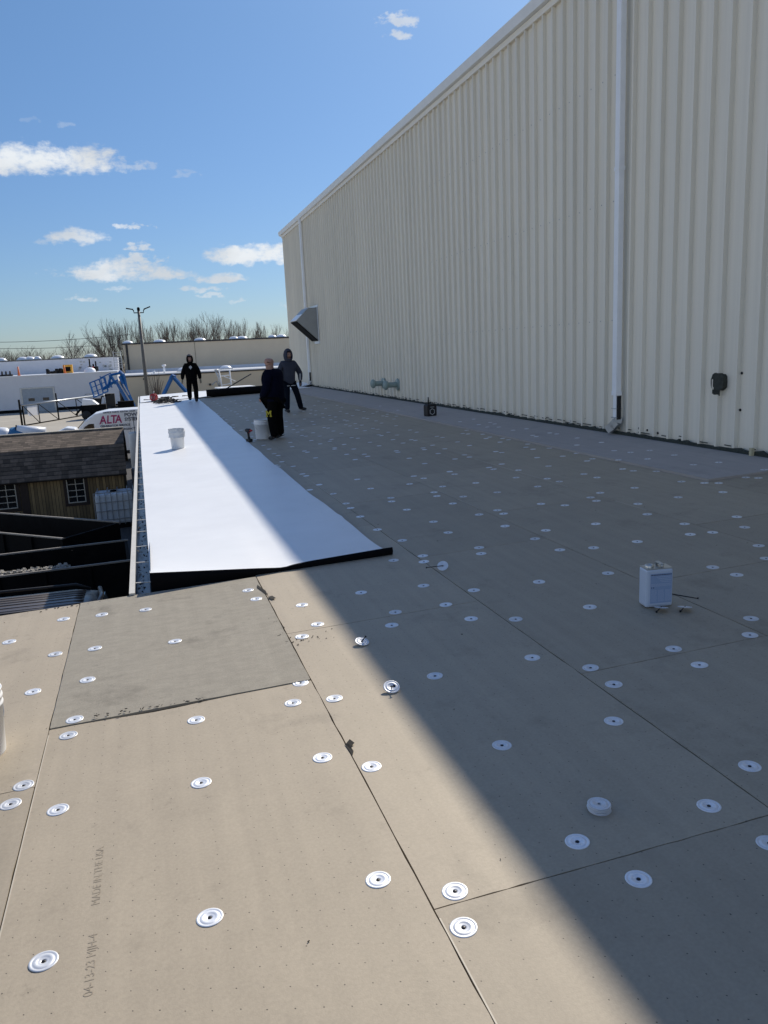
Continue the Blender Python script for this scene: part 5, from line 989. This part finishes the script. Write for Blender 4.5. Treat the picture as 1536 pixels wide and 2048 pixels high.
# ================================================================ people
def skin(name, V, E, Rr, m, parent, sub=2, smooth=True):
    me = bpy.data.meshes.new(name); me.from_pydata([tuple(v) for v in V], E, []); o = bpy.data.objects.new(name, me); C.objects.link(o)
    md = o.modifiers.new('s', 'SKIN'); md.use_smooth_shade = smooth
    for i, r in enumerate(Rr):
        sv = me.skin_vertices[0].data[i]; sv.radius = r if isinstance(r, tuple) else (r, r); sv.use_root = i == 0
    ss = o.modifiers.new('u', 'SUBSURF'); ss.levels = sub; ss.render_levels = sub
    bpy.context.view_layer.update(); dg = bpy.context.evaluated_depsgraph_get(); nm = bpy.data.meshes.new_from_object(o.evaluated_get(dg)); bpy.data.objects.remove(o)
    nm.materials.clear(); nm.materials.append(MATS[m]); o = bpy.data.objects.new(name, nm); C.objects.link(o); o.parent = parent; return o
def person(lab, loc, rot, H, J, top_m, leg_m, fat=1.0, hood=None, gloves=None, bald=False, beard=False, lf=1.0):
    t = thing('person', lab, 'person', loc, rot); s = H / 1.80; t.scale = (s, s, s); V3_ = Vector
    pel = V3_(J.get('pelvis', (0, 0, .96))); che = V3_(J.get('chest', (0, 0, 1.34))); nek = che + V3_((0, -.01, .165)); hd0 = nek + V3_((0, -.012, .075)); hd1 = hd0 + V3_((0, -.02, .095)); hd2 = hd1 + V3_((0, .012, .09))
    V, E, Rr = [], [], []
    def add(p, r, c=None):
        V.append(V3_(p)); Rr.append(r); i = len(V) - 1
        if c is not None: E.append((c, i))
        return i
    a = add(pel, (.15, .11)); b_ = add(pel.lerp(che, .5), (.135, .10), a); c = add(che, (.16, .11), b_); n_ = add(nek, .062, c); h0 = add(hd0, (.076, .084), n_); h1 = add(hd1, (.092, .112), h0); h2 = add(hd2, (.080, .096), h1)
    add(hd1 + V3_((0, -.108, -.005)), .016, h1)                                     # nose
    add(hd0 + V3_((0, -.085, .0)), .030, h0)                                        # chin
    for sx_ in (-1, 1): add(hd1 + V3_((sx_ * .088, .012, 0)), .016, h1)              # ears
    LR = {}
    for sx_, k in ((1, 'L'), (-1, 'R')):
        sh = V3_(J.get('sh' + k, (sx_ * .19, 0, che.z + .08))); el_ = V3_(J['el' + k]); wr = V3_(J['wr' + k]); hp = pel + V3_((sx_ * .095, 0, -.06)); kn = V3_(J['kn' + k]); an = V3_(J['an' + k])
        i = add(sh, .062, c); i = add(el_, .046, i); i = add(wr, .030, i); d = (wr - el_).normalized(); pm = add(wr + d * .06, (.038, .020), i); LR[k] = (sh, el_, wr, hp, kn, an)
        lat = d.cross(V3_((1, 0, 0))).normalized()
        for q, (o_, L_) in enumerate(((-.028, .075), (-.010, .088), (.010, .082), (.028, .065))):
            f0 = wr + d * .09 + lat * o_; f1 = add(f0, .0095, pm); f2 = add(f0 + d * L_ * .55 + V3_((-sx_ * .008, 0, 0)), .0085, f1); add(f0 + d * L_ * .9 + V3_((-sx_ * .026, 0, 0)), .0075, f2)
        th = add(wr + d * .045 - lat * .042, .011, pm); add(wr + d * .09 - lat * .062 + V3_((-sx_ * .01, 0, 0)), .0095, th)
        i = add(hp, .088, a); i = add(kn, .058, i); i = add(an, .036, i); add(an + V3_(J.get('ft' + k, (0, -.15, -.05))) * .7, .020, i)
    skin('body', V, E, Rr, 'skin', t, 2)
    # top: a loose hoodie that ends below the hips
    V, E, Rr = [], [], []; f = fat
    hem0 = pel + V3_((0, 0, -.20)); a0 = add(hem0, (.16 * f, .12 * f)); a = add(pel + V3_((0, 0, -.06)), (.18 * f, .14 * f), a0); m_ = add(pel.lerp(che, .3), (.19 * f, .15 * f), a); m2 = add(pel.lerp(che, .62), (.195 * f, .155 * f), m_); c = add(che, (.19 * f, .135 * f), m2); add(nek - V3_((0, 0, .0)), (.105, .10), c)
    for k in 'LR':
        sh, el_, wr = LR[k][:3]; i = add(sh, .098 * (f ** .5), c); j = add(sh.lerp(el_, .5), .092 * (f ** .5), i); i = add(el_, .082 * (f ** .5), j); j = add(el_.lerp(wr, .6), .070 * (f ** .5), i); add(wr, .050, j)
    tp_ = skin('hoodie', V, E, Rr, top_m, t, 2)
    V, E, Rr = [], [], []; f = lf; a = add(pel, (.165 * fat, .13 * fat))
    for k in 'LR':
        hp, kn, an = LR[k][3:]; i = add(hp + V3_((0, 0, -.04)), .125 * (f ** .6), a); j = add(hp.lerp(kn, .55), .118 * (f ** .6), i); i = add(kn, .102 * (f ** .5), j); j = add(kn.lerp(an, .5), .098 * (f ** .5), i); add(an + V3_((0, 0, -.03)), .088 * (f ** .5), j)
    skin('trousers', V, E, Rr, leg_m, t, 2)
    for sx_, k in ((1, 'L'), (-1, 'R')):
        an = LR[k][5]; ft = V3_(J.get('ft' + k, (0, -.15, -.05))); V, E, Rr = [], [], []
        i = add(an + V3_((0, .02, .02)), .062); j = add(an - V3_((ft.x, ft.y, 0)) * .30 + V3_((0, 0, -.045)), (.055, .042), i); i = add(an + ft * .5 + V3_((0, 0, -.02)), (.060, .050), i); add(an + ft * 1.1 + V3_((0, 0, .005)), (.056, .040), i); skin('shoe', V, E, Rr, 'rubber', t, 2)
    if gloves:
        for k in 'LR':
            el_, wr = LR[k][1:3]; d = (wr - el_).normalized(); V, E, Rr = [], [], []; i = add(wr - d * .02, .042); i = add(wr + d * .06, (.046, .030), i); i = add(wr + d * .12, (.040, .026), i); add(wr + d * .165, (.030, .02), i); skin('glove', V, E, Rr, gloves, t, 2)
    # face details
    for sx_ in (-1, 1): MB().lathe([(0, .010), (.010, .005), (.011, 0)], 8, Matrix.Translation(hd1 + V3_((sx_ * .032, -.098, .012))) @ Matrix.Rotation(math.pi / 2, 4, 'X')).build('eye', 'black', t)
    MB().box(-.024, .024, -.004, .004, -.004, .004, Matrix.Translation(hd0 + V3_((0, -.106, .022)))).build('mouth', 'brown_trim', t)
    if beard:
        V, E, Rr = [], [], []; i = add(hd0 + V3_((0, -.085, .0)), .042); add(hd0 + V3_((.05, -.03, .01)), .034, i); add(hd0 + V3_((-.05, -.03, .01)), .034, i); skin('beard', V, E, Rr, 'beard', t, 1)
    if hood:
        hb = bmesh.new(); bmesh.ops.create_uvsphere(hb, u_segments=20, v_segments=14, radius=1); bmesh.ops.transform(hb, matrix=Matrix.Translation(hd1 + V3_((0, .018, -.018))) @ Matrix.Diagonal((.138, .160, .21, 1)), verts=hb.verts)
        kill = [fc for fc in hb.faces if (lambda c_: c_.y < -.07 and abs(c_.x) < .080 and -.12 < c_.z < .095)(fc.calc_center_median() - hd1)]
        bmesh.ops.delete(hb, geom=kill, context='FACES'); me = bpy.data.meshes.new('hood'); hb.to_mesh(me); hb.free(); me.materials.append(MATS[hood]); o = bpy.data.objects.new('hood', me); C.objects.link(o); o.parent = t
        so_ = o.modifiers.new('s', 'SOLIDIFY'); so_.thickness = .018
        for p in me.polygons: p.use_smooth = True
    elif bald:
        V, E, Rr = [], [], []; i = add(nek + V3_((0, .03, .02)), (.10, .07)); add(nek + V3_((0, .09, -.05)), (.11, .06), i); skin('folded_hood', V, E, Rr, top_m, t, 2)
    return t, LR
# walking man towards the camera, far end
hY = 29.9
p, LR = person('person in black hoodie and trousers walking towards the camera at the far membrane end', (1.72, hY, rz(1.72) + .012), -.06, 1.64,
  dict(elL=(.31, .03, 1.12), wrL=(.335, -.07, .86), elR=(-.32, .0, 1.12), wrR=(-.36, .04, .87), knL=(.13, -.10, .52), anL=(.12, -.18, .09), knR=(-.13, .02, .52), anR=(-.13, .24, .14)), 'blackcloth', 'blackcloth', 1.32, 'blackcloth', 'glove', lf=1.05)
MB().box(-.055, .055, -.205, -.190, 1.32, 1.39).box(-.02, .02, -.206, -.192, 1.28, 1.42).build('chest_print', 'white_print', p)
hk = bmesh.new(); bmesh.ops.create_uvsphere(hk, u_segments=16, v_segments=10, radius=1); bmesh.ops.delete(hk, geom=[v for v in hk.verts if v.co.z < .35], context='VERTS'); bmesh.ops.transform(hk, matrix=Matrix.Translation((0, -.03, 1.675)) @ Matrix.Diagonal((.146, .170, .205, 1)), verts=hk.verts)
me = bpy.data.meshes.new('knit_cap'); hk.to_mesh(me); hk.free(); me.materials.append(MATS['grey_knit']); o = bpy.data.objects.new('knit_cap', me); C.objects.link(o); o.parent = p
# bald man seen from behind, turned left
p, LR = person('bald bearded person in navy hoodie and black trousers seen from behind, hands held in front', (2.33, 14.85, rz(2.33)), rad(-128), 1.52,
  dict(chest=(0, -.03, 1.36), pelvis=(0, .02, .97), elL=(.33, -.02, 1.10), wrL=(.16, -.24, .93), elR=(-.33, -.02, 1.10), wrR=(-.14, -.24, .93), knL=(.15, -.03, .52), anL=(.19, .04, .09), knR=(-.15, -.02, .52), anR=(-.19, -.02, .09)), 'navy', 'blackcloth', 1.5, None, None, True, True, 1.12)
# yellow block letter on the trouser leg
M_ = [(0, 0), (.34, 0), (.34, .22), (.26, .22), (.26, .66), (.5, .30), (.74, .66), (.74, .22), (.66, .22), (.66, 0), (1, 0), (1, .22), (.93, .22), (.93, .78), (1, .78), (1, 1), (.74, 1), (.5, .66), (.26, 1), (0, 1), (0, .78), (.07, .78), (.07, .22), (0, .22)]
ang = rad(68); mk = MB(); s_ = .135; mk.prism([((x - .5) * s_, 0, z * s_) for x, z in M_], (0, -.004, 0)); o = mk.build('leg_emblem', 'maize', p); o.matrix_local = Matrix.Translation((.155 + .135 * .99, -.03 + .135 * .12, .52)) @ Matrix.Rotation(rad(97), 4, 'Z')
# grey hooded man striding
p, LR = person('person in grey hooded sweatshirt and dark jeans, striding behind the bald man', (3.70, 20.9, rz(3.7)), .18, 1.59,
  dict(chest=(0, -.02, 1.35), elL=(.40, .10, 1.12), wrL=(.36, .02, .90), elR=(-.34, .02, 1.12), wrR=(-.34, -.12, .90), knL=(.20, -.06, .53), anL=(.36, .10, .10), knR=(-.12, -.05, .52), anR=(-.14, -.04, .09), ftL=(.13, -.09, -.04)), 'greyhood', 'jeans', 1.08, 'greyhood', 'black', lf=.85)
MB().box(-.13, .13, -.158, -.14, .78, .80).build('shirt_hem', 'white_print', p); MB().tube([(.345, -.01, .93), (.36, .0, 1.12)], .02, 5).build('sleeve_stripe', 'white_print', p)
